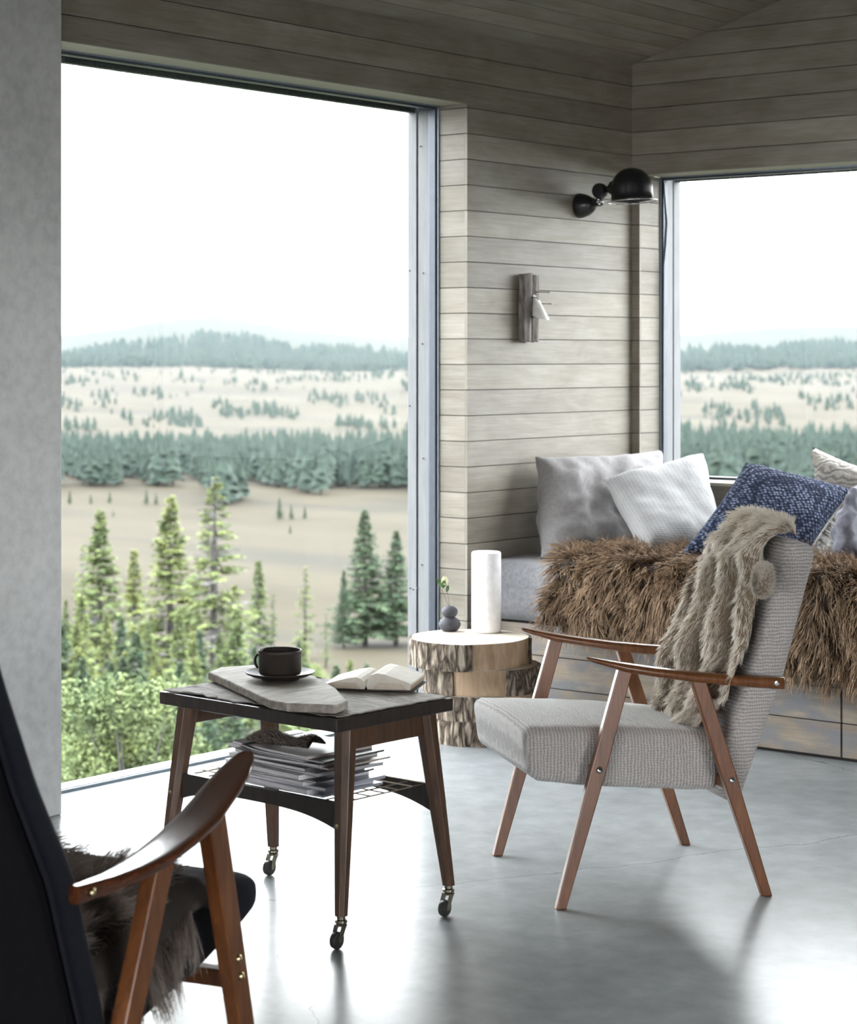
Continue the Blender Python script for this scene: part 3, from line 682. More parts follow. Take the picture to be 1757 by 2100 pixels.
# morning haze lying over the moor
hz = MB(); R3 = rotm(0, 0, TH); c = wpt(1060, 0, 40); hz.box(c, (2600, 1900, 140), R3)
hm = bpy.data.materials.new('valley_haze'); hm.use_nodes = True; n = hm.node_tree; n.nodes.clear(); o_ = n.nodes.new('ShaderNodeOutputMaterial'); vs_ = n.nodes.new('ShaderNodeVolumeScatter')
vs_.inputs['Color'].default_value = (.66, .79, 1, 1); vs_.inputs['Density'].default_value = .00004; vs_.inputs['Anisotropy'].default_value = .0; n.links.new(vs_.outputs[0], o_.inputs['Volume'])
ho = hz.build('valley_haze', hm, label='thin pale blue haze lying over the valley', cat='haze', kind='stuff')
#@@OBJECTS
# ------------------------------------------------------------ fur and strands
def strands(name, mat, parent, root, nrm, comb, L, rad, segs=6, curl=.3, droop=.5, lift=.5, wav=None, band=None, clump=0):
    """one mesh of many tapering hairs; three-sided so they have real thickness"""
    n = len(root); root = np.array(root); nrm = np.array(nrm); comb = np.array(comb)
    L = np.broadcast_to(L, n).copy() * RNG.uniform(.7, 1.2, n); rd = np.broadcast_to(rad, n)
    jit = RNG.normal(size=(n, 3)) * curl
    if clump:                                    # neighbouring hairs lean together into locks
        cid = np.floor(root / clump).astype(int) @ np.array([73856093, 19349663, 83492791]); cid = np.abs(cid) % 4096
        tab = RNG.normal(size=(4096, 3)) * 1.3; ph_t = RNG.random(4096) * 6.28
        jit = jit * .45 + tab[cid] * curl; ph = ph_t[cid] + RNG.normal(size=n) * .4
    else: ph = RNG.random(n) * 6.28
    d0 = nrm * lift + comb * (1 - lift) + jit; d0 /= np.linalg.norm(d0, axis=1)[:, None]
    side = np.cross(nrm, comb); side /= np.linalg.norm(side, axis=1)[:, None] + 1e-9
    pts = [root]; d = d0.copy(); st = L / segs
    wv = 0 if wav is None else wav
    for i in range(segs):
        d = d + comb * (droop / segs) * 1.6 + np.array([0, 0, -droop * .5 / segs])
        if wv: d = d + side * (np.sin(ph + i * 1.9) * wv)[:, None] + nrm * (np.cos(ph + i * 1.7) * wv * .6)[:, None]
        d /= np.linalg.norm(d, axis=1)[:, None]; pts.append(pts[-1] + d * st[:, None])
    pts = np.array(pts)                          # segs+1, n, 3
    tw = RNG.random(n) * 6.28; V = []
    for i in range(segs + 1):
        k = i / segs; r = rd * (1 - .75 * k)
        for j in range(3):
            a = tw + j * 2.094; V.append(pts[i] + (np.cos(a) * r)[:, None] * side + (np.sin(a) * r)[:, None] * nrm)
    V = np.array(V).reshape(segs + 1, 3, n, 3).transpose(2, 0, 1, 3).reshape(-1, 3)
    fb = []
    for i in range(segs):
        for j in range(3):
            k = (j + 1) % 3; fb.append((i * 3 + j, i * 3 + k, (i + 1) * 3 + k, (i + 1) * 3 + j))
    fb = np.array(fb); per = (segs + 1) * 3
    Fa = (fb[None] + (np.arange(n) * per)[:, None, None]).reshape(-1, 4)
    me = bpy.data.meshes.new(name); me.vertices.add(len(V)); me.vertices.foreach_set('co', V.astype('f').ravel())
    me.loops.add(Fa.size); me.loops.foreach_set('vertex_index', Fa.astype('i').ravel())
    me.polygons.add(len(Fa)); me.polygons.foreach_set('loop_start', (np.arange(len(Fa)) * 4).astype('i')); me.polygons.foreach_set('use_smooth', np.ones(len(Fa), bool))
    me.update(calc_edges=True)
    tip = np.tile(np.repeat(np.linspace(0, 1, segs + 1), 3), n).astype('f'); me.attributes.new('tip', 'FLOAT', 'POINT').data.foreach_set('value', tip)
    rn = np.repeat(RNG.random(n), per).astype('f'); me.attributes.new('rnd', 'FLOAT', 'POINT').data.foreach_set('value', rn)
    if band is not None: me.attributes.new('band', 'FLOAT', 'POINT').data.foreach_set('value', np.repeat(band, per).astype('f'))
    me.materials.append(mat); o = bpy.data.objects.new(name, me); COL.objects.link(o); o.parent = parent; return o
def grid_surface(fn, nu, nv):
    U_, V_ = np.meshgrid(np.linspace(0, 1, nu), np.linspace(0, 1, nv), indexing='ij'); P_ = fn(U_.ravel(), V_.ravel())
    fs = [(i * nv + j, i * nv + j + 1, (i + 1) * nv + j + 1, (i + 1) * nv + j) for i in range(nu - 1) for j in range(nv - 1)]
    return P_, fs
def sample_surface(fn, n, e=.004):
    u = RNG.random(n); v = RNG.random(n); p = fn(u, v); du = fn(np.clip(u + e, 0, 1), v) - fn(np.clip(u - e, 0, 1), v); dv = fn(u, np.clip(v + e, 0, 1)) - fn(u, np.clip(v - e, 0, 1))
    nn = np.cross(du, dv); nn /= np.linalg.norm(nn, axis=1)[:, None] + 1e-12; du /= np.linalg.norm(du, axis=1)[:, None] + 1e-12; return u, v, p, nn, du

def superbox(mb, lo, hi, nx=14, ny=14, nz=5, r=.03, fn=None):
    """a rounded upholstered block: a subdivided box pulled in at its edges"""
    lo = np.array(lo, float); hi = np.array(hi, float); idx = {}; vs = []; fs = []; N_ = (nx, ny, nz)
    def vid(i, j, k):
        key = (i, j, k)
        if key not in idx:
            q = np.array([i / nx, j / ny, k / nz]); p = lo + (hi - lo) * q; c = np.clip(p, lo + r, hi - r); d = p - c; l = np.linalg.norm(d)
            if l > r: p = c + d * (r / l)
            elif l > 0 and (np.abs(d) > 1e-9).sum() > 1: p = c + d / l * r
            idx[key] = len(vs); vs.append(p)
        return idx[key]
    for ax in range(3):
        a, b_ = [x for x in range(3) if x != ax]
        for e in (0, N_[ax]):
            for i in range(N_[a]):
                for j in range(N_[b_]):
                    q = []
                    for di, dj in ((0, 0), (1, 0), (1, 1), (0, 1)):
                        t_ = [0, 0, 0]; t_[ax] = e; t_[a] = i + di; t_[b_] = j + dj; q.append(vid(*t_))
                    flip = (e > 0) ^ (ax == 1)
                    fs.append(tuple(q) if flip else tuple(q[::-1]))
    if fn: vs = [fn(p) for p in vs]
    mb.add(vs, fs); return mb

# ------------------------------------------------------------ grey lounge chair
CL_ = np.array([-3.242, 4.939]); CA = math.radians(52.59)
chair = empty('armchair', (CL_[0], CL_[1], 0), CA, label='teak armchair in grey knitted wool with a fur thrown over its back', cat='armchair')
def c2w(p): c, s = math.cos(CA), math.sin(CA); return np.array([CL_[0] + p[0] * c - p[1] * s, CL_[1] + p[0] * s + p[1] * c, p[2]])
def w2c(p): c, s = math.cos(CA), math.sin(CA); x, y = p[0] - CL_[0], p[1] - CL_[1]; return np.array([x * c + y * s, -x * s + y * c, p[2]])
WN = .305
for sg in (-1, 1):
    w = sg * WN
    for kind in (0, 1):
        b = MB()
        p0, p1 = ((-.298, w, 0), (-.118, w, .628)) if kind == 0 else ((.283, w, 0), (.083, w, .598))
        # widest at the seat rail, slimmer towards the foot and the arm
        a0 = np.array(p0); a1 = np.array(p1); mid = a0 + (a1 - a0) * .56; d = (a1 - a0) / np.linalg.norm(a1 - a0)
        rings = []
        for q, wd in ((a0, .028), (mid, .044), (a1, .040)):
            rings.append([q + np.array([wd / 2 * s_, .012 * t_, 0]) for s_, t_ in ((-1, -1), (1, -1), (1, 1), (-1, 1))])
        b.loft(rings); leg = b.build('leg', M['teak'], chair, bevel=.003, seg=2)
        s0, z0 = ((-.193, .362) if kind == 0 else (.180, .318))
        q = MB(); q.lathe([(.0095, 0), (.009, .003), (.006, .006), (.0, .0072)], (s0, w + sg * .012, z0), 16, rotm(-sg * math.pi / 2)); q.build('bolt', M['chrome'], leg, smooth=True)
def arm(w, sg):
    rings = []; S = [-.224, -.219, -.205, -.17, -.12, -.04, .06, .16, .25, .31, .333, .338]
    for s in S:
        k = (s + .224) / .56; wd = np.interp(s, [-.224, -.219, -.205, -.17, -.12, -.02, .08, .2, .31, .333, .338], [.004, .018, .032, .050, .062, .066, .060, .044, .034, .030, .022]); th = np.interp(s, [-.224, -.215, -.12, .1, .338], [.006, .012, .024, .028, .034])
        z = .655 - .076 * k - .010 * math.sin(k * math.pi) ; cz = z - th / 2 + .006; wc = w - sg * np.interp(s, [-.12, .34], [0, .012])
        n = 14; rings.append([(s, wc + wd / 2 * abs(math.cos(a)) ** .7 * (1 if math.cos(a) > 0 else -1), cz + th / 2 * abs(math.sin(a)) ** .6 * (1 if math.sin(a) > 0 else -1)) for a in np.linspace(0, 2 * math.pi, n, endpoint=False)])
    b = MB(); b.loft(rings); o = b.build('armrest', M['teak'], chair, smooth=True, sharp=1.0)
    q = MB(); q.lathe([(.008, 0), (.008, .002), (.004, .003)], (.312, w - sg * .010 + sg * .0165, .571), 14, rotm(-sg * math.pi / 2)); q.build('screw', M['chrome'], o)
arm(-WN, -1); arm(WN, 1)
def seatfn(p):
    s, w, z = p                                    # z from 0 at the underside to 1 at the top
    k = (s + .37) / .54
    bot = .318 - .045 * k + .015 * (1 - k) ** 4; top = .470 - .012 * k - .028 * k * k
    zz = bot + (top - bot) * z / .13 + .012 * (1 - (w / .27) ** 2) * (z > .06)
    ww = w * (1.0 - .10 * k) + .004 * math.sin(s * 60 + z * 30)
    return np.array([s - .018 * (z / .13) * (1 - k), ww, zz])
b = MB(); superbox(b, (-.37, -.272, 0), (.175, .272, .13), 22, 22, 8, .03, seatfn); b.build('seat', M['knit_seat'], chair, smooth=True)
def backfn(p):
    s, w, z = p                                    # z 0..1 up the back, s 0..0.1 through it
    zz = .232 + (.928 - .232) * z / .67; f_ = z / .67
    base = np.interp(f_, [0, .15, .5, 1], [.226, .268, .364, .464])
    th = np.interp(f_, [0, .2, .5, 1], [.62, .92, 1.0, .86])
    return np.array([base - (.1 - s) * th, w * (1.0 - .04 * f_), zz + (.1 - s) * .32 + .008 * (w / .25) ** 2 * 0])
b = MB(); superbox(b, (0, -.258, 0), (.1, .258, .67), 10, 24, 30, .027, backfn); b.build('backrest', M['knit_back'], chair, smooth=True)
for s0, z0 in ((-.19, .352), (.178, .305)):
    b = MB(); b.box((s0, 0, z0), (.03, 2 * WN - .02, .03)); b.build('rail', M['teak'], chair, bevel=.003)

# fur draped over the chair's back
fo = c2w((.145, 0, .43)); f1 = c2w((.330, 0, .935)); f2 = c2w((.145, 1, .43)); fn_ = np.cross(f1 - fo, f2 - fo); fn_ /= np.linalg.norm(fn_)
if fn_ @ (np.array([0, 0, H]) - fo) < 0: fn_ = -fn_
rowsP = [(1108, 1474, 1588), (1125, 1466, 1578), (1150, 1455, 1566), (1190, 1437, 1566), (1240, 1420, 1562), (1290, 1398, 1552), (1340, 1380, 1536), (1390, 1371, 1518), (1430, 1364, 1502), (1455, 1366, 1478), (1480, 1382, 1452), (1497, 1396, 1432)]
LE = []; RI = []
bt = w2c(PPL(1472, 1100, fo, fn_)); 
for y, l, r_ in rowsP:
    a = w2c(PPL(l, y, fo, fn_)); c = w2c(PPL(r_, y, fo, fn_)); LE.append(a); RI.append(c)
top = [(np.array([.415, q[1], .968]), np.array([.398, q2[1] + .01, .960])) for q, q2 in ((LE[0], RI[0]),)][0]
crest = (np.array([.372, LE[0][1], .975]), np.array([.368, RI[0][1] - .0, .966])); 
LE = [top[0] + np.array([.015, 0, -.02]), top[0], crest[0]] + LE; RI = [top[1] + np.array([.006, 0, -.010]), top[1], crest[1]] + RI
LE = np.array(LE); RI = np.array(RI); kk = np.linspace(0, 1, len(LE))
fnl = np.array([w2c(fo + fn_)[i] - w2c(fo)[i] for i in range(3)])
def pelt(u, v):
    a = np.stack([np.interp(u, kk, LE[:, i]) for i in range(3)], -1); c = np.stack([np.interp(u, kk, RI[:, i]) for i in range(3)], -1)
    p = a + (c - a) * v[:, None]; up = np.clip((u - .12) / .12, 0, 1)
    fold = .027 * np.cos(v * 6.28 * 3.1 + 1.2 * np.sin(u * 5) - .6) + .008 * np.cos(v * 23 + u * 9)
    off = .026 + fold * up * (1 - .2 * u) + .012 * np.sin(u * 30 + v * 5) * up * .5
    edge = np.clip(np.minimum(v, 1 - v) / .08, 0, 1); off = off * (.4 + .6 * edge)
    nn = fnl[None] * up[:, None] + np.array([-.1, 0, .99])[None] * (1 - up)[:, None]
    return p + nn * off[:, None]
P_, fs = grid_surface(pelt, 60, 34); b = MB(); b.add(P_, fs)
peltE = empty('fur_throw', c2w((.3, 0, .45)), CA, label='beige and brown fur pelt draped over the back of the grey armchair', cat='fur throw')
off_ = np.array([.3, 0, .45])
b.v = [tuple(np.array(p) - off_) for p in b.v]; b.build('hide', M['pelt_skin'], peltE, smooth=True, solid=.006)
NP = 36000; u, v, p, nn, du = sample_surface(pelt, NP)
s_ = np.sign((nn * fnl).sum(1)); s_[s_ == 0] = 1; s_ = np.where(u < .1, np.sign(nn[:, 2] * .6 + (nn * np.array([.8, 0, 0])).sum(1) + 1e-6), s_); nn = nn * s_[:, None]
e_ = np.minimum(v, 1 - v); side = np.where(v < .5, -1, 1)[:, None] * (RI - LE)[5] / np.linalg.norm((RI - LE)[5]) * np.clip(1 - e_ / .07, 0, 1)[:, None]
nn = nn + side * .9; nn /= np.linalg.norm(nn, axis=1)[:, None]
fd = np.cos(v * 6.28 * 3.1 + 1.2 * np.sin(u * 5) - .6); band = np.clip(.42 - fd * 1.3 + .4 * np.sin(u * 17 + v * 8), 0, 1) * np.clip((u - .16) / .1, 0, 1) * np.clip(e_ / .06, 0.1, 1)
strands('fur', M['pelt_hair'], peltE, p - off_, nn, du, .033, .0010, 4, .15, .35, .42, band=band, clump=.011)
# the rolled ear of the pelt
cc = w2c(PPL(1572, 1192, fo + fn_ * .05, fn_)); 
E1 = np.array([.33, 0, .94]); E1 /= np.linalg.norm(E1); E2 = np.array([0, 1, 0.])
def ear(u, v):
    a = u * 6.2832; t = v * 6.2832; rr = E1[None] * (np.cos(a) * 1.2)[:, None] + E2[None] * np.sin(a)[:, None]
    return cc + fnl * .012 + rr * (.026 + .010 * np.cos(t))[:, None] + fnl[None] * (.016 * np.sin(t) + .006 * np.cos(a))[:, None]
P_, fs = grid_surface(ear, 28, 14); b = MB(); b.add(P_ - off_, fs); b.build('curled_edge', M['pelt_skin'], peltE, smooth=True)
NE = 5200; u, v, p, nn, du = sample_surface(ear, NE); ctrl = cc + fnl * .012 + (E1[None] * (np.cos(u * 6.2832) * 1.2)[:, None] + E2[None] * np.sin(u * 6.2832)[:, None]* 1.0) * .026
out = p - ctrl; out /= np.linalg.norm(out, axis=1)[:, None]
strands('curled_fur', M['pelt_hair'], peltE, p - off_, out, du, .011, .0010, 3, .2, .15, .6, band=np.clip(.25 + RNG.random(NE) * .3 - .2 * np.cos(v * 6.28), 0, 1))

# ------------------------------------------------------------ trolley table
TC = np.array([-3.708, 4.102]); TY = 3.092; TL, TW, TT = .655, .438, .562
table = empty('side_table', (TC[0], TC[1], 0), TY, label='dark walnut trolley table on four brass castors by the big window', cat='table')
def t2w(p): c, s = math.cos(TY), math.sin(TY); return np.array([TC[0] + p[0] * c - p[1] * s, TC[1] + p[0] * s + p[1] * c, p[2]])
def w2t(p): c, s = math.cos(TY), math.sin(TY); x, y = p[0] - TC[0], p[1] - TC[1]; return np.array([x * c + y * s, -x * s + y * c, p[2]])
b = MB(); b.box((0, 0, TT - .0165), (TL, TW, .033)); b.build('tabletop', M['table_edge'], table, bevel=.003)
for sx_ in (-1, 1):
    b = MB(); b.box((sx_ * (.290), 0, TT - .060), (.02, .30, .058)); b.build('apron', M['walnut'], table, bevel=.002)
for sx_ in (-1, 1):
    for sy in (-1, 1):
        b = MB(); tp = np.array([sx_ * .290, sy * .148, TT - .033]); ft = np.array([sx_ * .326, sy * .201, .078]); rings = []
        for q, w_, d_ in ((ft, .032, .030), (tp + (ft - tp) * .5, .046, .042), (tp, .056, .052)):
            rings.append([q + np.array([w_ / 2 * a, d_ / 2 * c, 0]) for a, c in ((-.45, -1), (.45, -1), (1, -.45), (1, .45), (.45, 1), (-.45, 1), (-1, .45), (-1, -.45))])
        b.loft(rings); lg = b.build('leg', M['walnut'], table, bevel=.001)
        q = MB(); q.lathe([(.006, 0), (.006, .002), (.0, .003)], tp + (ft - tp) * .50 + np.array([0, sy * .021, -.01]), 12, rotm(-sy * math.pi / 2)); q.build('screw', M['brass'], lg)
        cst = MB(); c = np.array([sx_ * .326, sy * .201, 0])
        cst.lathe([(.006, .080), (.011, .078), (.011, .070), (.0155, .068), (.0155, .062), (.012, .058), (.014, .054), (.008, .052)], c, 18)
        yaw = math.radians(250) ; R = rotm(0, 0, yaw - TY + .4)
        for e in (-1, 1):
            r1 = []
            for dz, dx, ww in ((.058, .000, .020), (.045, .008, .018), (.030, .014, .014), (.017, .017, .011)):
                r1.append([c + np.array([0, 0, dz]) + R @ np.array([dx + ww / 2 * a, e * .0115 + .0013 * f, 0]) for a, f in ((-1, -1), (1, -1), (1, 1), (-1, 1))])
            cst.loft(r1)
        cst.box(c + np.array([0, 0, .056]) + R @ np.array([.002, 0, 0]), (.022, .025, .004), R)
        cs = cst.build('castor', M['caster_metal'], table, smooth=True, sharp=.6)
        wh = MB(); wc = c + R @ np.array([.017, 0, 0]) + np.array([0, 0, .0215]); wh.lathe([(.005, -.009), (.016, -.009), (.0205, -.007), (.0215, -.003), (.0215, .003), (.0205, .007), (.016, .009), (.005, .009)], wc, 28, R @ rotm(math.pi / 2)); wh.build('wheel', M['rubber'], cs, smooth=True, sharp=.7)
# arched stretchers on the long sides
for sy in (-1, 1):
    b = MB(); rings = []
    for k in np.linspace(-1, 1, 25):
        x = k * .300; top = .345; arch = .036 + .036 * abs(k) ** 3.0; y = sy * .169
        rings.append([(x, y - .009, top - arch), (x, y + .009, top - arch), (x, y + .009, top), (x, y - .009, top)])
    b.loft(rings); b.build('stretcher', M['table_edge'], table, bevel=.001)
b = MB()
for k in np.linspace(-.16, .16, 7): b.tube([(-.285, k, .343), (.285, k, .343)], .0017, 6)
for y in (-.275, -.22, .0, .22, .275): b.tube([(y, -.17, .3395), (y, .17, .3395)], .0019, 6)
b.build('wire_shelf', M['wire'], table)

def slab_from_px(name, pts, z, th, mat, wob=0.0, label=None, cat=None, n=9, bevel=.003, sub_n=0):
    """a flat piece whose outline on its plane is read from the photograph"""
    W_ = [PZ(x, y, z) for x, y in pts]; c = sum(W_) / len(W_); c[2] = z - th; out = []
    for i in range(len(W_)):
        a = W_[i]; q = W_[(i + 1) % len(W_)]
        for k in range(n): p = a + (q - a) * k / n; out.append(p + np.array([random.uniform(-wob, wob), random.uniform(-wob, wob), 0]))
    R_ = rotm(0, 0, -TY); loc = [R_ @ (p - c) for p in out]
    b = MB(); b.loft([[(*p[:2], 0) for p in loc], [(*p[:2], th) for p in loc]])
    o = b.build(name, mat, None, bevel=bevel, label=label, cat=cat); o.location = c; o.rotation_euler = (0, 0, TY); return o, c
# crumpled hide mat
def matfn():
    b = MB(); nx, ny = 60, 44; vs = []
    from mathutils import noise as mn
    for i in range(nx + 1):
        for j in range(ny + 1):
            x = -TL / 2 + .004 + (TL - .008) * i / nx; y = -TW / 2 + .004 + (TW - .008) * j / ny
            ed = min(i, nx - i, j, ny - j); k = 1 if ed < 2 else 0
            q = mn.fractal(Vector((x * 9, y * 22, 0)), 1, 2, 4); wv = mn.noise(Vector((x * 25, y * 25, 3)))
            if ed == 0:
                if i in (0, nx): x += (-1 if i else 1) * max(0, .012 * (wv + .3)) - (1 if i == 0 else -1) * 0
                if j in (0, ny): y += (-1 if j else 1) * max(0, .022 * (wv + .45))
            vs.append((x, y, .0035 + .0022 * abs(q) + (.0035 * max(0, wv) if ed < 3 else 0)))
    b.add(vs, [(i * (ny + 1) + j, (i + 1) * (ny + 1) + j, (i + 1) * (ny + 1) + j + 1, i * (ny + 1) + j + 1) for i in range(nx) for j in range(ny)])
    o = b.build('table_mat', M['mat'], None, smooth=True, solid=.0025, label='crumpled grey hide mat covering the trolley table top', cat='mat'); o.location = (TC[0], TC[1], TT + .0005); o.rotation_euler = (0, 0, TY)
matfn(); ZM = TT + .008
bd, bc = slab_from_px('wooden_board', [(427, 1378), (452, 1368), (523, 1363), (646, 1386), (690, 1412), (713, 1437), (690, 1446), (588, 1442), (553, 1436), (500, 1411), (455, 1390)], ZM + .022, .022, M['weathered'], .0012, 'rough grey weathered board lying across the table under the cup', 'board', 8, .004)
pc = PZ(574, 1393, ZM + .0225)
def lathe_thing(name, prof, loc, mat, n=48, sharp=.8, **k):
    b = MB(); b.lathe(prof, n=n); o = b.build(name, mat, smooth=True, sharp=sharp, **k); o.location = loc; return o
sr = .093
lathe_thing('saucer', [(.001, .003), (.040, .003), (.042, 0), (.050, 0), (.052, .004), (.075, .010), (.090, .017), (sr, .020), (.0925, .022), (.088, .020), (.072, .0135), (.05, .008), (.035, .0075), (.001, .0075)], (pc[0], pc[1], ZM + .022), M['ceramic'], label='dark glazed saucer under the cup on the weathered board', cat='saucer')
cup = lathe_thing('cup', [(.001, .003), (.032, .003), (.034, 0), (.038, 0), (.040, .003), (.0535, .007), (.0565, .013), (.0565, .060), (.0578, .062), (.0585, .069), (.0575, .072), (.055, .071), (.0535, .066), (.053, .014), (.048, .009), (.001, .008)], (pc[0], pc[1], ZM + .030), M['ceramic'], label='dark brown stoneware coffee cup standing on its saucer', cat='cup')
b = MB(); lv = -RR; pts = []
for a in np.linspace(-1.2, 1.2, 12): q = .055 + .014 * math.cos(a); pts.append((lv[0] * q * .98 + VV[0] * .012, lv[1] * q * .98 + VV[1] * .012, .040 + .019 * math.sin(a)))
b.tube(pts, .0035, 8); b.build('handle', M['ceramic'], cup, smooth=True)
b = MB(); b.lathe([(.0535, .0), (.0540, -.001), (.001, -.001)], (0, 0, .052), 40, None, True); b.build('coffee', M['rubber'], cup)

# open book
A0 = PZ(750, 1416, ZM); A1 = PZ(806, 1377, ZM); sd = A1 - A0; Ls = .178; sd[2] = 0; sd /= np.linalg.norm(sd); wd_ = np.array([sd[1], -sd[0], 0])
if wd_ @ np.array([RR[0], RR[1], 0]) < 0: wd_ = -wd_
bk = empty('open_book', (A0[0], A0[1], ZM), 0, label='old open book with cream pages lying on the table mat', cat='book')
def bkp(x, y, z): return wd_ * x + sd * y + np.array([0, 0, z])
def half(sg, Wp, T0):
    top = []; 
    xs = [0.001, .006, .014, .028, .05, .08, Wp]; zt = [.010, .021, .029, .033, .031, .025, .015] if sg > 0 else [.010, .020, .027, .030, .027, .020, .010]
    b = MB(); rings = []
    for y in (0, Ls): rings.append([bkp(sg * x, y, z * T0) for x, z in zip(xs, zt)] + [bkp(sg * (Wp - .004), y, .004), bkp(sg * .004, y, .003)])
    b.loft(rings); return b
hr = half(1, .122, 1.4).build('page_block', [M['page']], bk); hl = half(-1, .118, 1.15).build('page_block', [M['page']], bk)
b = MB(); b.box(tuple(bkp(.064, Ls / 2, .0018)), (.134, Ls + .008, .0022), np.stack([wd_, sd, np.array([0, 0, 1])], 1)); b.box(tuple(bkp(-.062, Ls / 2, .0018)), (.130, Ls + .008, .0022), np.stack([wd_, sd, np.array([0, 0, 1])], 1)); b.build('cover', M['cover'], bk)
pe = MB()
for sg, Wp, zt in ((1, .122, .0172), (-1, .118, .0098)):
    for k in range(7): z = .004 + (zt - .005) * k / 7; pe.box(tuple(bkp(sg * (Wp - .0035 + .0035 * k / 7), Ls / 2, z)), (.0012, Ls - .002, .0007), np.stack([wd_, sd, np.array([0, 0, 1])], 1))
for k in range(5):
    z = .006 + .0035 * k; pe.box(tuple(bkp(.064, -.0003, z * 1.0)), (.09 - .006 * k, .0008, .0012), np.stack([wd_, sd, np.array([0, 0, 1])], 1)); pe.box(tuple(bkp(-.06, -.0003, z * .9)), (.09 - .006 * k, .0008, .0012), np.stack([wd_, sd, np.array([0, 0, 1])], 1))
pe.build('page_edges', M['page_edge'], bk)
pl = MB()
for sg in (1, -1):
    for k in range(22):
        y = .016 + k * .0067
        for a_, e_ in ((.022, .060), (.062, .108)):
            if random.random() < .1: continue
            xm = (a_ + e_) / 2; z = np.interp(xm, [.014, .028, .05, .08, .12], [.029, .033, .031, .025, .015]) * 1.15 if sg > 0 else np.interp(xm, [.014, .028, .05, .08, .118], [.027, .030, .027, .020, .010]) * .98

# magazines on the wire shelf
MX, MY, SCR = -.05, .058, (-.035, .105)
MG = 'magazines stacked on the wire shelf'
ML = ['grey-covered magazine at the bottom of the stack on the wire shelf', 'thick pale magazine second from the bottom of the stack', 'blue-grey magazine third from the bottom of the stack', 'white magazine fourth from the bottom, its corner turned out', 'thin dark-spined magazine fifth from the bottom of the stack', 'thick white magazine in the middle of the stack, pushed right', 'grey magazine just above the middle of the stack', 'white magazine with dark cover, eighth from the bottom', 'thin beige magazine ninth from the bottom, shifted left', 'curled white magazine tenth from the bottom, corner lifting', 'pale brochure third from the top of the stack', 'dark-edged magazine second from the top of the stack', 'pale mauve-covered magazine on top of the stack']
cols = [(.40, .42, .47), (.72, .74, .80), (.45, .48, .56), (.82, .83, .88), (.09, .09, .11), (.84, .85, .88), (.50, .51, .54), (.16, .16, .18), (.50, .45, .40), (.66, .67, .70), (.70, .72, .76), (.07, .07, .07), (.66, .61, .60)]
zc = .3455; M['mag_pages'] = plain('magazine_pages', (.85, .85, .88), .6)
for i, (lb, cl) in enumerate(zip(ML, cols)):
    th = (.006, .012, .008, .010, .0045, .012, .008, .009, .005, .006, .006, .005, .007)[i]
    dx = [-.02, .0, -.035, .015, -.01, .02, -.03, .01, -.05, -.02, .03, -.045, .0][i] + MX; dy = MY + random.uniform(-.012, .012); rz = random.uniform(-.09, .09)
    Wm, Lm = .295, .225; mg = empty('magazine', t2w((dx, dy, zc)), TY + rz, label=lb, cat='magazine', group=None)
    mc = plain('magazine_cover', cl, .35); b = MB(); nseg = 8; rings = []
    def bend(x): return (.010 if i in (9, 11) else .003) * max(0, (x / (Wm / 2))) ** 3
    for k in range(nseg + 1):
        x = -Wm / 2 + .002 + (Wm - .004) * k / nseg; rings.append([(x, -Lm / 2 + .002, .0012 + bend(x)), (x, Lm / 2 - .002, .0012 + bend(x)), (x, Lm / 2 - .002, th - .0012 + bend(x)), (x, -Lm / 2 + .002, th - .0012 + bend(x))])
    b.loft(rings); b.build('pages', M['mag_pages'], mg)
    b = MB(); 
    for z0, z1 in ((0, .0005), (th - .0005, th)):
        rings = []
        for k in range(nseg + 1):
            x = -Wm / 2 + Wm * k / nseg; rings.append([(x, -Lm / 2, z0 + bend(x)), (x, Lm / 2, z0 + bend(x)), (x, Lm / 2, z1 + bend(x)), (x, -Lm / 2, z1 + bend(x))])
        b.loft(rings)
    b.box((-Wm / 2, 0, th / 2), (.0012, Lm, th)); b.build('cover', mc, mg); zc += th + .0004
# small fur scrap on the magazines
ctr = t2w(SCR + (zc,)); se = empty('fur_scrap', ctr, TY + .15, label='small strip of brown fur lying on top of the magazines', cat='fur')
def scrap(u, v): return np.stack([(u - .5) * .20, (v - .5) * .085 * (1 - .35 * np.abs(u - .45)), .006 + .022 * np.sin(np.pi * v) * (.6 + .4 * np.sin(u * 9 + 1))], -1)
P_, fs = grid_surface(scrap, 20, 12); b = MB(); b.add(P_, fs); b.build('hide', M['hide_dark'], se, smooth=True, solid=.004)
u, v, p, nn, du = sample_surface(scrap, 5000); nn *= np.sign(nn[:, 2])[:, None]; strands('fur', M['dark_wool'], se, p, nn, du, .016, .0006, 3, .25, .2, .4)

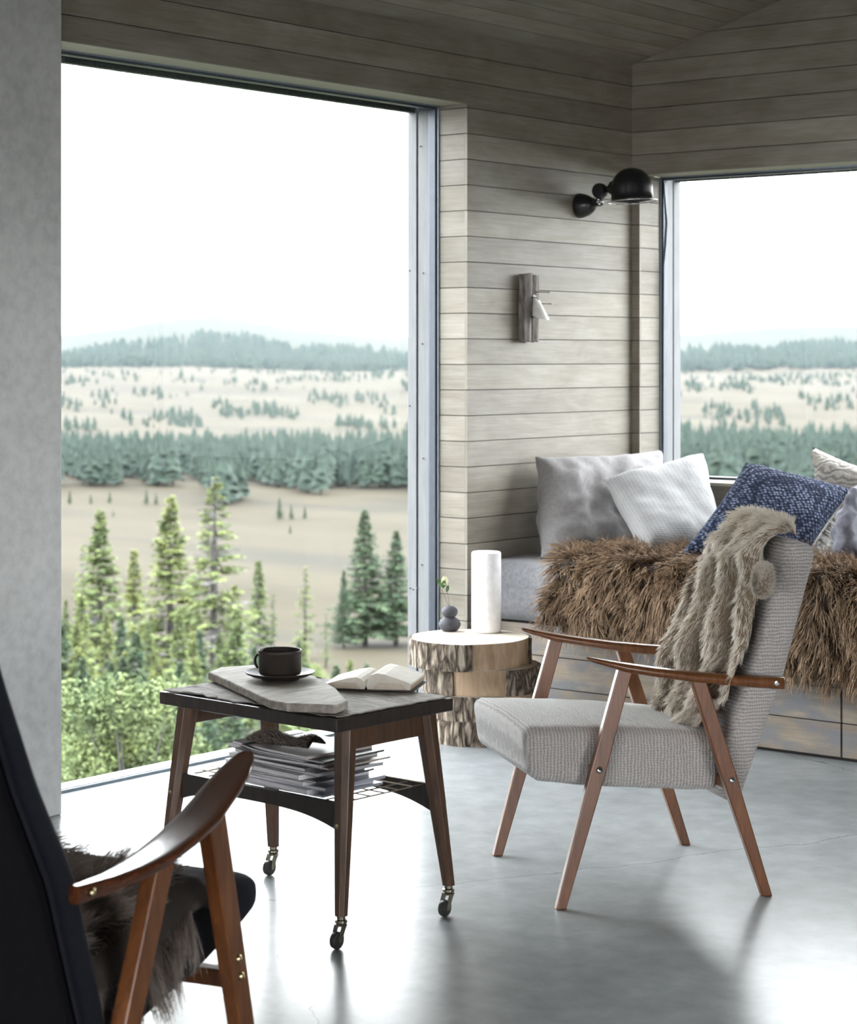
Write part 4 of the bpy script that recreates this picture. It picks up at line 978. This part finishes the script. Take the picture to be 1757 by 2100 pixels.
# ------------------------------------------------------------ stack of trunk slices
st = PT(963, 1312, 8.0); SX, SY = st[0], st[1]
rx, ry_ = RR[0], RR[1]
DL = ['bottom tree trunk slice of the stack, dark bark with a bare patch', 'third tree trunk slice from the top, half stripped of bark', 'second tree trunk slice from the top, shifted right', 'top tree trunk slice of the stack, carrying the vase and white cylinder']
DZ = [(0, .092), (.093, .184), (.186, .282), (.284, .384)]; DR = [.208, .214, .225, .236]; DO = [(.03, .0), (.035, .0), (.045, .01), (0, 0)]
BARE = [(1.15, 2.3), (.30, 1.35), (-.55, .42), (.02, 1.45)]      # stretch without bark, angle from the camera side towards the right
for i in range(4):
    z0, z1 = DZ[i]; e = empty('trunk_slice', (SX + rx * DO[i][0] + VV[0] * DO[i][1], SY + ry_ * DO[i][0] + VV[1] * DO[i][1], z0), math.atan2(-VV[1], -VV[0]), label=DL[i], cat='trunk slice')
    hh = z1 - z0; n = 180; rg2 = np.random.default_rng(i + 3); ph = rg2.random(6) * 6.28
    def rad(a, bare): 
        q = DR[i] * (1 + .018 * math.sin(2 * a + ph[0]) + .012 * math.sin(3 * a + ph[1]) + .006 * math.sin(7 * a + ph[2])); return q - (.014 if bare else 0)
    b0, b1 = BARE[i]
    core = MB(); core.loft([[(rad(a, True) * math.cos(a), rad(a, True) * math.sin(a), z) for a in np.linspace(0, 2 * math.pi, n, endpoint=False)] for z in (0, .004, hh - .004, hh)], cap=False)
    core.build('wood', M['bare_wood'], e, smooth=True)
    cf = MB(); cf.loft([[(rad(a, True) * math.cos(a), rad(a, True) * math.sin(a), z) for a in np.linspace(0, 2 * math.pi, n, endpoint=False)] for z in (hh - .0015, hh + .0008)]); cf.loft([[(rad(a, True) * math.cos(a), rad(a, True) * math.sin(a), z) for a in np.linspace(0, 2 * math.pi, n, endpoint=False)] for z in (0, .002)]); cf.build('cut_face', M['cut_wood'], e)
    bk_ = MB(); rings = []; from mathutils import noise as mn
    for a in np.linspace(b1, b0 + 2 * math.pi, n):
        ro = rad(a, False); ri = rad(a, True) - .002; rr_ = []
        for z in np.linspace(0, hh, 9):
            dn = .011 * mn.ridged_multi_fractal(Vector((a * 5.5, z * 7, i)), 1, 2, 4, .8, 2) / 1.6; rr_.append(((ro + dn - .008) * math.cos(a), (ro + dn - .008) * math.sin(a), z))
        rings.append([(ri * math.cos(a), ri * math.sin(a), 0)] + rr_ + [(ri * math.cos(a), ri * math.sin(a), hh)])
    bk_.loft(rings); bk_.build('bark', M['bark'], e, smooth=True, sharp=.9)
ZS = .3855
p = PZ(997, 1296, ZS); lathe_thing('white_cylinder_lamp', [(.001, 0), (.050, 0), (.055, .003), (.0575, .010), (.0575, .302), (.0565, .309), (.052, .312), (.001, .312)], (p[0], p[1], ZS), M['wax'], label='tall smooth white cylinder standing on the trunk slices', cat='candle')
p = PZ(922, 1294, ZS); vz = lathe_thing('bud_vase', [(.001, 0), (.026, 0), (.034, .006), (.042, .020), (.043, .030), (.036, .044), (.024, .052), (.020, .055), (.027, .062), (.032, .073), (.029, .086), (.018, .095), (.010, .098), (.006, .097), (.006, .08), (.001, .08)], (p[0], p[1], ZS), M['vase'], label='small charcoal double-bulb bud vase on the trunk slices', cat='vase')
fl = empty('flower_sprig', (p[0], p[1], ZS + .085), 0, label='wilting pale flower sprig standing in the charcoal bud vase', cat='flower')
def fl_(dx, dz, dy=0): return np.array([rx * dx + VV[0] * dy, ry_ * dx + VV[1] * dy, dz])
b = MB(); b.tube([fl_(0, 0), fl_(-.006, .05), fl_(-.012, .085), fl_(-.020, .125)], [.0012, .001, .001, .0008], 6); b.tube([fl_(0, 0), fl_(-.018, .045), fl_(-.030, .075)], .0009, 6); b.build('stem', M['stem'], fl)
def leafm(c, d, L, Wd, mat, name):
    b = MB(); d = np.array(d, float); d /= np.linalg.norm(d); s = np.cross(d, [VV[0], VV[1], .3]); s /= np.linalg.norm(s); n_ = np.cross(s, d); L1 = []; rows = []
    for k in np.linspace(0, 1, 7): w_ = Wd * math.sin(math.pi * min(1, k * .93 + .04)) ; c_ = c + d * L * k + n_ * .006 * math.sin(k * 3); rows.append([c_ - s * w_, c_ + n_ * .002, c_ + s * w_])
    b.loft(rows, cap=False, closed=False); b.build(name, mat, fl, smooth=True, solid=.0006)
leafm(fl_(-.028, .085), fl_(-.5, .7), .038, .010, M['leaf'], 'leaf'); leafm(fl_(-.012, .065), fl_(.25, 1), .03, .007, M['leaf'], 'leaf'); leafm(fl_(-.025, .08), fl_(.1, 1, -.3), .034, .009, M['leaf'], 'leaf')
for a, L in ((.2, .036), (-.15, .034), (.5, .026), (-.5, .022), (.9, .018)): leafm(fl_(-.020, .095), fl_(a, 1, random.uniform(-.4, .4)), L, .010, M['petal'], 'petal')

# ------------------------------------------------------------ daybed along the back wall
BY = 6.80; BX0 = XW + .015; BX1 = -2.38
bench = empty('daybed_base', ((BX0 + BX1) / 2, 7.34, 0), 0, label='low plank daybed base running under the back window', cat='bench')
def bl(p): return np.array(p, float) - np.array([(BX0 + BX1) / 2, 7.34, 0])
b = MB(); b.box(bl(((BX0 + BX1) / 2, 7.36, .195)), (BX1 - BX0, 1.04, .385)); b.build('carcass', M['gap'], bench)
x1724 = PY(1725, 1450, BY)[0]; fr = sorted([BX0, -4.62, x1724 - (x1724 + 4.62) * 0, x1724 + .85 if x1724 + .85 < BX1 else BX1, BX1]); 
edges = [BX0, x1724 - .95, x1724, BX1]
for k in range(3):
    b = MB(); n0 = 0
    boards(b, bl((0, BY, 0)), (1, 0, 0), (0, 0, 1), (0, -1, 0), edges[k] + .004, edges[k + 1] - .004, .012, .385, .1245, .012, .004, .02)
    b.build('drawer_front', M['bench_boards'], bench)
b = MB(); b.box(bl(((BX0 + BX1) / 2, BY + .03, .006)), (BX1 - BX0, .02, .012)); b.build('plinth', M['gap'], bench)
def mtf(p):
    from mathutils import noise as mn
    q = mn.fractal(Vector(p) * 3.5, 1, 2, 3); return np.array([p[0], p[1] - .018 * q * (p[1] < 6.95), p[2] + (.014 * q if p[2] > .5 else 0) - .0 ])
b = MB(); superbox(b, (BX0 + .002, BY - .03, .39), (BX1 - .02, 7.84, .628), 60, 30, 8, .055, mtf)
mo = np.array([(BX0 + BX1) / 2, 7.34, .39]); b.v = [tuple(np.array(p) - mo) for p in b.v]
m_ = b.build('mattress', M['grey_felt'], None, smooth=True, label='thick grey felt mattress lying on the plank daybed base', cat='mattress'); m_.location = mo

# brown long-haired sheepskins over the front of the daybed
def throwfn(x0, x1, hem, back, ph):
    prof = [(back, .645), (7.0, .655), (6.86, .655), (6.79, .640), (6.752, .60), (6.74, .55), (6.735, .47), (6.735, .38)]
    def f(u, v):
        from_y = np.array([p_[0] for p_ in prof]); from_z = np.array([p_[1] for p_ in prof]); L_ = np.r_[0, np.cumsum(np.hypot(np.diff(from_y), np.diff(from_z)))]
        x = x0 + (x1 - x0) * v; hz_ = hem(x); tot = L_[-1] + (.38 - hz_)
        edge = .05 * np.sin(x * 13 + ph) + .03 * np.sin(x * 29); s = u * tot + (1 - u) * (.06 + edge)
        y = np.interp(s, L_, from_y); z = np.where(s > L_[-1], .38 - (s - L_[-1]), np.interp(s, L_, from_z))
        rag = .030 * np.sin(u * 11 + ph) + .02 * np.sin(u * 27); x = x + np.where(v < .5, (1 - v * 2), 0) * rag
        bulge = .016 * np.sin(x * 21 + u * 3) + .012 * np.sin(x * 9 + 1 + u * 6)
        return np.stack([x, y - .012 - np.clip(bulge, -.01, .1) * (y < 6.85), z + .012 + .012 * np.sin(x * 15 + y * 11) * (z > .6)], -1)
    return f
def throw(fn, n, name, label, L=.085, hide=None):
    o0 = np.array([-4.0, 6.8, .64]); e = empty(name, o0, 0, label=label, cat='sheepskin', group='brown sheepskins over the front of the daybed')
    P_, fs = grid_surface(fn, 40, 60); b = MB(); b.add(P_ - o0, fs); b.build('hide', M['hide_brown'], e, smooth=True, solid=.006)
    u, v, p, nn, du = sample_surface(fn, n); ref = np.stack([0 * u, -np.ones_like(u) * .6, np.ones_like(u)], -1); nn *= np.sign((nn * ref).sum(1))[:, None]
    comb = du + np.array([0, 0, -.15]) + RNG.normal(size=(n, 3)) * .18; comb[:, 0] += .3 * np.sin(p[:, 0] * 17 + p[:, 2] * 9); 
    lf = np.clip(1 - v / .06, 0, 1)[:, None]; comb = comb + np.array([-1.2, 0, 0]) * lf
    comb /= np.linalg.norm(comb, axis=1)[:, None]
    strands('wool', M['brown_wool'], e, p - o0, nn, comb, L, .0026, 9, .28, .55, .52, wav=.36, clump=.030); return e
xl = PY(1135, 1200, 6.75)[0]; xm = PY(1560, 1300, 6.74)[0]
throw(throwfn(xl, xm, lambda x: np.interp(x, [xl, xl + .12, xl + .5, xm], [.40, .375, .365, .33]), 7.28, 0.3), 15000, 'sheepskin_throw', 'curly brown sheepskin over the daybed edge, seen left of the armchair back')
throw(throwfn(xm - .02, -3.25, lambda x: np.interp(x, [xm, -3.6, -3.25], [.31, .285, .27]), 7.2, 1.7), 8000, 'sheepskin_throw', 'curly brown sheepskin over the daybed edge, seen right of the armchair back')

# pillows: soft quadrilaterals with pointed corners
def pillow(name, corners, thick, mat, label, wr=.008, seed=0, n=34, sag=.06, sz=None, cat='pillow'):
    c = [np.array(x, float) for x in corners]; ctr = sum(c) / 4; nrm = np.cross(c[1] - c[0], c[3] - c[0]); nrm /= np.linalg.norm(nrm)
    if nrm @ (np.array([0, 0, H]) - ctr) < 0: nrm = -nrm
    from mathutils import noise as mn
    yaw = math.atan2(nrm[1], nrm[0]); tilt = math.asin(max(-1, min(1, nrm[2]))); Rl = rotm(0, -tilt, yaw); Ri = Rl.T
    b = MB()
    for sg in (1, -1):
        vs = []
        for i in range(n + 1):
            for j in range(n + 1):
                u, v = i / n, j / n; a, d = 2 * u - 1, 2 * v - 1
                ins = sag * (1 - a * a) * (abs(d) ** 6); ins2 = sag * (1 - d * d) * (abs(a) ** 6)
                u2 = .5 + (u - .5) * (1 - ins2 * 1.4); v2 = .5 + (v - .5) * (1 - ins * 1.4)
                p = (c[0] * (1 - u2) + c[1] * u2) * (1 - v2) + (c[3] * (1 - u2) + c[2] * u2) * v2
                h = thick / 2 * (max(0, (1 - a ** 4) * (1 - d ** 4))) ** .55
                w_ = mn.fractal(Vector((p[0] * 7, p[1] * 7 + seed * 9, p[2] * 7)), 1, 2, 3) * wr * min(1, h * 40)
                p = p + nrm * (sg * h + w_); vs.append(Ri @ (p - ctr))
        fs = [(i * (n + 1) + j, (i + 1) * (n + 1) + j, (i + 1) * (n + 1) + j + 1, i * (n + 1) + j + 1) for i in range(n) for j in range(n)]
        b.add(vs, fs if sg < 0 else [f[::-1] for f in fs])
    me_o = b.build(name, mat, None, smooth=True, label=label, cat=cat); me_o.location = ctr; me_o.rotation_euler = (0, -tilt, yaw)
    import bmesh
    bm = bmesh.new(); bm.from_mesh(me_o.data); bmesh.ops.remove_doubles(bm, verts=bm.verts, dist=.0008); bmesh.ops.recalc_face_normals(bm, faces=bm.faces); bm.to_mesh(me_o.data); bm.free()
    return me_o, Rl, ctr, nrm
pillow('pillow', [PX(1097, 937, -5.10), PT(1358, 922, 9.22), PT(1345, 1142, 8.85), PT(1108, 1150, 8.50)], .19, M['pillow_felt'], 'large grey wool pillow leaning in the corner against the plank wall', .030, 1, sag=.05)
pillow('pillow', [PT(1237, 985, 8.62), PT(1443, 928, 8.98), PT(1490, 1135, 8.60), PT(1322, 1138, 8.32)], .17, M['knit_light'], 'pale grey knitted pillow between the corner pillow and the blue one', .012, 2)
p3, R3_, c3, n3 = pillow('pillow', [PT(1530, 948, 8.42), PT(1748, 1004, 8.46), PT(1622, 1192, 8.08), PT(1390, 1142, 8.00)], .16, M['knit_blue'], 'blue chunky knit pillow with a pale fringed edge', .008, 3, sag=.04)
# pale fringe along its right edge
ra = PT(1748, 1004, 8.46); rb = PT(1622, 1192, 8.08); NF = 2200; k = RNG.random(NF); rt = ra + (rb - ra) * k[:, None] - n3 * RNG.uniform(-.004, .03, NF)[:, None] + RNG.normal(size=(NF, 3)) * .004
outd = np.cross(n3, (rb - ra) / np.linalg.norm(rb - ra)); outd = outd if outd @ np.array([RR[0], RR[1], 0]) > 0 else -outd
M['fringe'] = hair('pale_fringe', (.30, .29, .27), (.72, .70, .66), (.25, .23, .21))
b = MB(); b.tube([(q_ - c3) @ R3_ for q_ in [ra + (rb - ra) * t_ - n3 * .012 - outd * .012 for t_ in np.linspace(.03, .97, 12)]], .012, 10); b.build('fringe_band', plain('pale_backing', (.45, .43, .40), .9), p3, smooth=True)
fo_ = strands('fringe', M['fringe'], p3, (rt - c3) @ R3_, np.broadcast_to(outd @ R3_, (NF, 3)), np.broadcast_to((outd * .8 - n3 * .2) @ R3_, (NF, 3)), .042, .0017, 4, .15, .3, .6, clump=.012)
pillow('pillow', [PT(1666, 916, 8.74), PT(1868, 985, 8.46), PT(1850, 1165, 8.31), PT(1690, 1150, 8.68)], .20, M['stripe'], 'crumpled striped beige linen pillow at the right window edge', .03, 4)
# knitted blanket heap at the right edge
def blob(name, c, r, mat, label, cat, seed):
    from mathutils import noise as mn
    b = MB(); n = 30; rings = []
    for i in range(1, n):
        th = math.pi * i / n; ring = []
        for j in range(44):
            ph = 2 * math.pi * j / 44; d = np.array([math.sin(th) * math.cos(ph), math.sin(th) * math.sin(ph), math.cos(th)]); k = 1 + .35 * mn.fractal(Vector(d * 2.2 + seed), 1, 2, 3); p = d * k * np.array(r); p[2] = max(p[2], -r[2] * .55); ring.append(p)
        rings.append(ring)
    b.loft(rings); o = b.build(name, mat, None, smooth=True, sub=1, label=label, cat=cat); o.location = c; return o
q = PT(1765, 1120, 8.10); q[2] = .655 + .10
bk2 = blob('knitted_blanket', q, (.10, .13, .17), M['chunky'], 'rumpled grey-blue chunky knitted blanket at the right end of the daybed', 'blanket', 3.0)
M['tassel'] = hair('pale_yarn', (.35, .36, .40), (.62, .64, .70), (.3, .3, .34))
NT = 900; rt = np.stack([RNG.uniform(-.16, -.02, NT), RNG.uniform(-.17, -.05, NT), RNG.uniform(-.088, -.075, NT)], -1)
strands('tassel', M['tassel'], bk2, rt, np.tile([0, -.3, .95], (NT, 1)), np.tile([-.6, -.6, .1], (NT, 1)), .05, .002, 5, .5, .3, .6, wav=.3, clump=.03)

# ------------------------------------------------------------ wall lamp
LB = PX(1188, 422, XW); lamp = empty('wall_lamp', LB, 0, label='black jointed metal wall lamp with a round dome shade', cat='lamp')
Ry = rotm(0, math.pi / 2, 0)
b = MB(); b.lathe([(.052, 0), (.054, .004), (.052, .018), (.044, .045), (.032, .065), (.022, .075), (.0, .078)], (0, 0, 0), 32, Ry); b.build('wall_mount', M['lamp_black'], lamp, smooth=True, sharp=.8)
b = MB(); b.tube([(.070, 0, 0), (.105, 0, .010)], .013, 16); b.lathe([(.0, -.02), (.018, -.019), (.020, -.012), (.020, .012), (.018, .019), (.0, .02)], (.095, 0, .012), 20, rotm(math.pi / 2)); b.lathe([(.0, -.02), (.030, -.018), (.033, -.010), (.033, .010), (.030, .018), (0, .02)], (.115, -.012, .058), 24, rotm(math.pi / 2)); b.tube([(.10, 0, .012), (.113, 0, .05)], .012, 12)
kn = b.build('joint', M['lamp_black'], lamp, smooth=True, sharp=.8)
for dx, dz in ((.108, .010), (.117, .001), (.098, .027), (.112, .020)): b = MB(); b.lathe([(.005, 0), (.005, .004), (.002, .006)], (dx, -.021, dz), 10, rotm(math.pi / 2)); b.build('bolt', M['chrome'], kn, smooth=True)
b = MB(); b.tube([(.13, 0, .062), (.165, 0, .066)], [.014, .016], 16); b.tube([(.160, 0, .066), (.170, 0, .066), (.200, 0, .064)], [.024, .027, .024], 20); b.lathe([(0, -.022), (.014, -.02), (.014, .02), (0, .022)], (.180, 0, .082), 14, rotm(math.pi / 2)); b.build('neck', M['lamp_black'], lamp, smooth=True, sharp=.8)
DC = np.array([.272, 0, .012]); RT = rotm(0, math.radians(-3), 0); r0 = .089
prof = [(r0, 0), (r0 + .002, .002), (r0, .004), (r0 * .995, .03), (r0 * .985, .055)] + [(r0 * .985 * math.cos(a), .055 + .082 * math.sin(a)) for a in np.linspace(.1, 1.5, 14)] + [(.001, .137)]
inn = [(max(.001, r_ - .003), z_ - .003 if i > 3 else z_) for i, (r_, z_) in enumerate(prof)][::-1]
b = MB(); b.lathe(prof + inn, DC, 56, RT, cap=False); b.build('lamp_shade', M['lamp_black'], lamp, smooth=True, sharp=1.2)
M['white_enamel'] = plain('white_enamel', (.75, .74, .70), .4)
b = MB(); b.lathe([(.001, .05), (.016, .048), (.026, .036), (.029, .022), (.024, .008), (.001, .0)], DC + np.array([0, 0, .02]), 24, RT); b.build('bulb', M['white_enamel'], lamp, smooth=True)
b = MB(); pts = []
for a in np.linspace(0, 2 * math.pi, 49): pts.append(DC + RT @ np.array([(r0 + .018) * math.cos(a), (r0 + .010) * math.sin(a), -.006]))
b.tube(pts, .0022, 8, False); b.tube([DC + RT @ np.array([-(r0 + .018), 0, -.006]), DC + np.array([-.112, 0, .018]), DC + np.array([-.094, 0, .04])], .0022, 8); b.tube([DC + RT @ np.array([r0 + .018, 0, -.006]), DC + RT @ np.array([r0, 0, .01])], .0022, 8); b.build('guard_ring', M['chrome'], lamp, smooth=True)

# ------------------------------------------------------------ driftwood piece with pouch and nails
dw = PX(1073, 630, XW); M['driftwood'] = wood('grey_driftwood', (.035, .030, .027), (.36, .33, .30), .85, (45, 45, 7), .6)
drift = empty('driftwood_holder', (XW, dw[1], 1.515), 0, label='weathered driftwood piece hung on the plank wall with nails and a pale pouch', cat='wall decoration')
from mathutils import noise as mn
for (y0, y1, zt) in ((-.050, -.003, .285), (-.002, .046, .275)):
    b = MB(); rings = []
    for z in np.linspace(0, 1, 26):
        ring = []
        for k, (xx, yy) in enumerate([(.012, 0), (.012, .5), (.012, 1), (.03, 1), (.046, 1), (.050, .75), (.054, .5), (.050, .25), (.046, 0), (.03, 0)]):
            q = mn.fractal(Vector((yy * 6, z * 2.2, xx * 60 + y0 * 90)), 1, 2, 4) * .005; zz = z * zt; off = .006 * math.sin(z * 4 + y0 * 40)
            ring.append((xx + q * (xx > .02), y0 + (y1 - y0) * yy + off * .5 + q * .6, zz + (mn.noise(Vector((yy * 4, xx * 50, y0 * 30))) * .012 if z in (0, 1) else 0)))
        rings.append(ring)
    b.loft(rings); b.build('plank', M['driftwood'], drift, bevel=.001)
b = MB(); b.box((.007, 0, .14), (.014, .03, .2)); b.build('hanger', M['rubber'], drift)
rings = []
for k in np.linspace(0, 1, 14):
    z = .185 - .085 * k; w_ = .012 + .020 * k; d_ = .010 + .026 * k
    rings.append([(.058 + d_ * .9 + d_ * math.cos(a), -.002 + w_ * math.sin(a), z - (.010 * math.cos(a))) for a in np.linspace(0, 2 * math.pi, 18, endpoint=False)])
b = MB(); b.loft(rings, cap=False); b.build('pouch', M['white_enamel'], drift, smooth=True, solid=.0015)
for z, y_, L_ in ((.208, .015, .12), (.186, -.02, .085), (.160, .02, .125), (.104, -.015, .10)):
    b = MB(); b.tube([(.03, y_, z), (L_, y_, z - .003)], .0016, 8); b.lathe([(.004, 0), (.004, .002)], (L_, y_, z - .003), 10, Ry); b.build('nail', M['rubber'], drift)

# ------------------------------------------------------------ navy lounge chair in the foreground
DA = np.array([-2.767, 2.462]); DD = math.radians(104.2)
dch = empty('lounge_chair', (DA[0], DA[1], 0), DD, label='navy wool lounge chair with lacquered teak arms in the left foreground', cat='armchair')
# local: +x towards the front of the chair, +y towards its far (left) arm
DW = .60
def dleg(p0, p1, w0, w1, t):
    a0 = np.array(p0); a1 = np.array(p1); rings = []
    for q, wd in ((a0, w0), (a0 + (a1 - a0) * .55, (w0 + w1) / 2 + .004), (a1, w1)):
        rings.append([q + np.array([wd / 2 * s_, t / 2 * e, 0]) for s_, e in ((-1, -1), (1, -1), (1, 1), (-1, 1))])
    b = MB(); b.loft(rings); return b.build('leg', M['teak'], dch, bevel=.004, seg=3)
for w in (0, DW):
    sg = -1 if w == 0 else 1
    l1 = dleg((.618, w, 0), (.462, w, .580), .050, .064, .033); l2 = dleg((.062, w, 0), (.285, w, .520), .050, .062, .033)
    for z in (.262, .225):
        q = MB(); s0 = .618 - .156 * z / .575; q.lathe([(.009, 0), (.0085, .003), (.005, .006), (.0, .007)], (s0, w + sg * .0165, z), 16, rotm(-sg * math.pi / 2)); q.build('bolt', M['brass'], l1, smooth=True)
    rings = []
    S = [.008, .02, .05, .10, .17, .24, .32, .40, .48, .54, .575, .595, .605, .610]
    for s in S:
        wd = np.interp(s, [.008, .02, .05, .10, .17, .26, .40, .50, .55, .59, .605, .610], [.026, .030, .034, .044, .066, .086, .092, .084, .074, .052, .030, .012]); th = np.interp(s, [.008, .1, .3, .58, .61], [.038, .034, .026, .018, .010])
        z = np.interp(s, [.008, .1, .2, .3, .4, .5, .61], [.532, .530, .536, .552, .580, .618, .664]); yc = w + sg * np.interp(s, [0, .2, .4, .645], [.006, -.012, -.014, .0]) * -1
        ring = []
        for a in np.linspace(0, 2 * math.pi, 16, endpoint=False):
            ca_, sa_ = math.cos(a), math.sin(a); ring.append((s, yc + wd / 2 * abs(ca_) ** .6 * np.sign(ca_), z - th / 2 + th / 2 * abs(sa_) ** .6 * np.sign(sa_) - (.004 * (1 - ca_ * ca_) if sa_ > 0 else 0)))
        rings.append(ring)
    b = MB(); b.loft(rings); ao = b.build('armrest', M['teak_arm'], dch, smooth=True, sharp=1.1)
    q = MB(); q.lathe([(.008, 0), (.008, .003), (.003, .005)], (.034, w + sg * .016, .512), 14, rotm(-sg * math.pi / 2)); q.build('screw', M['brass'], ao, smooth=True)
def dseat(p):
    s, y, z = p; k = (s - .05) / .63; bot = .115 + .135 * k + .03 * max(0, k - .8) * 5 * .5; top = .275 + .105 * k + .01 * math.sin(k * 3)
    return np.array([s + .035 * math.sin(z / .13 * math.pi) * max(0, k - .7) * 3, y, bot + (top - bot) * z / .13])
b = MB(); superbox(b, (.02, .058, 0), (.752, DW - .058, .13), 24, 20, 8, .05, dseat); b.build('seat', M['navy'], dch, smooth=True)
def dback(p):
    x, y, z = p; f_ = z / .9; zz = .15 + .95 * f_; front = np.interp(zz, [.15, .27, .54, .72, .914, 1.1], [.150, .132, .036, -.074, -.170, -.250]); th = np.interp(zz, [.15, .54, 1.1], [.09, .088, .06])
    return np.array([front - (.1 - x) / .1 * th, y, zz])
b = MB(); superbox(b, (0, .016, 0), (.1, DW - .016, .9), 6, 16, 26, .022, dback); b.build('backrest', M['navy'], dch, smooth=True)
def dpan(p):
    q = dback((0, p[1], p[2])); return np.array([q[0] - .032 + (p[0]) * .3, p[1], q[2]])
b = MB(); superbox(b, (0, .022, .02), (.1, DW - .022, .88), 4, 16, 26, .012, dpan); b.build('back_panel', M['black_back'], dch, smooth=True)
b = MB(); b.tube([dback((0.0, .020, z)) + np.array([.0, -.003, 0]) for z in np.linspace(.03, .88, 30)], .004, 8); b.build('piping', M['navy'], dch, smooth=True)
for s0, z0 in ((.57, .215), (.12, .155)):
    b = MB(); b.box((s0, DW / 2, z0), (.035, DW - .02, .035)); b.build('rail', M['teak'], dch, bevel=.003)
# dark sheepskin on its seat
de = empty('sheepskin', (DA[0], DA[1], .3), DD, label='dark grey-brown sheepskin lying on the navy chair seat', cat='sheepskin')
def dsk(u, v):
    s = .10 + .47 * u; y = DW - .03 - (DW - .10) * v + .02 * np.sin(u * 9)
    k = (s - .05) / .63; z = .325 + .105 * k + .085 * np.clip(.6 - v, 0, 1) + .010 * np.sin(u * 9 + v * 5) + .085 * np.exp(-((v - .05) / .2) ** 2 - ((u - .2) / .35) ** 2)
    over = np.clip(v - .86, 0, 1) / .14; hang = .10 * (.5 + .5 * np.sin(u * 7.5 - 1.2)) + .03
    y = np.where(over > 0, .095 - .050 * np.minimum(over * 2, 1), y); z = z - over * hang
    return np.stack([s, y, z - .3], -1)
P_, fs = grid_surface(dsk, 30, 40); b = MB(); b.add(P_, fs); b.build('hide', M['hide_dark'], de, smooth=True, solid=.006)
n = 21000; u, v, p, nn, du = sample_surface(dsk, n); nn *= np.sign(nn[:, 2] * 1.0 - nn[:, 1] * .8)[:, None]; comb = du * .5 + np.array([0, -.75, 0]) + RNG.normal(size=(n, 3)) * .25; comb[:, 0] += .6 * np.sin(p[:, 0] * 30 + p[:, 1] * 17)
comb /= np.linalg.norm(comb, axis=1)[:, None]; kd = (p[:, 0] < .47) | (p[:, 1] > .12); n = int(kd.sum()); p, nn, comb, vv_ = p[kd], nn[kd], comb[kd], v[kd]
ov = vv_ > .86; nn[ov] = [0, -.5, .1]; comb[ov] = np.stack([.35 * np.sin(p[ov][:, 0] * 40), -.02 * np.ones(ov.sum()), -np.ones(ov.sum())], -1)
strands('wool', M['dark_wool'], de, p, nn, comb, np.where(ov, .10, np.where(p[:, 1] < .14, .04, .065)), .0011, 7, np.where(ov, .10, .22)[:, None], .35, .30, wav=.15, clump=.03)
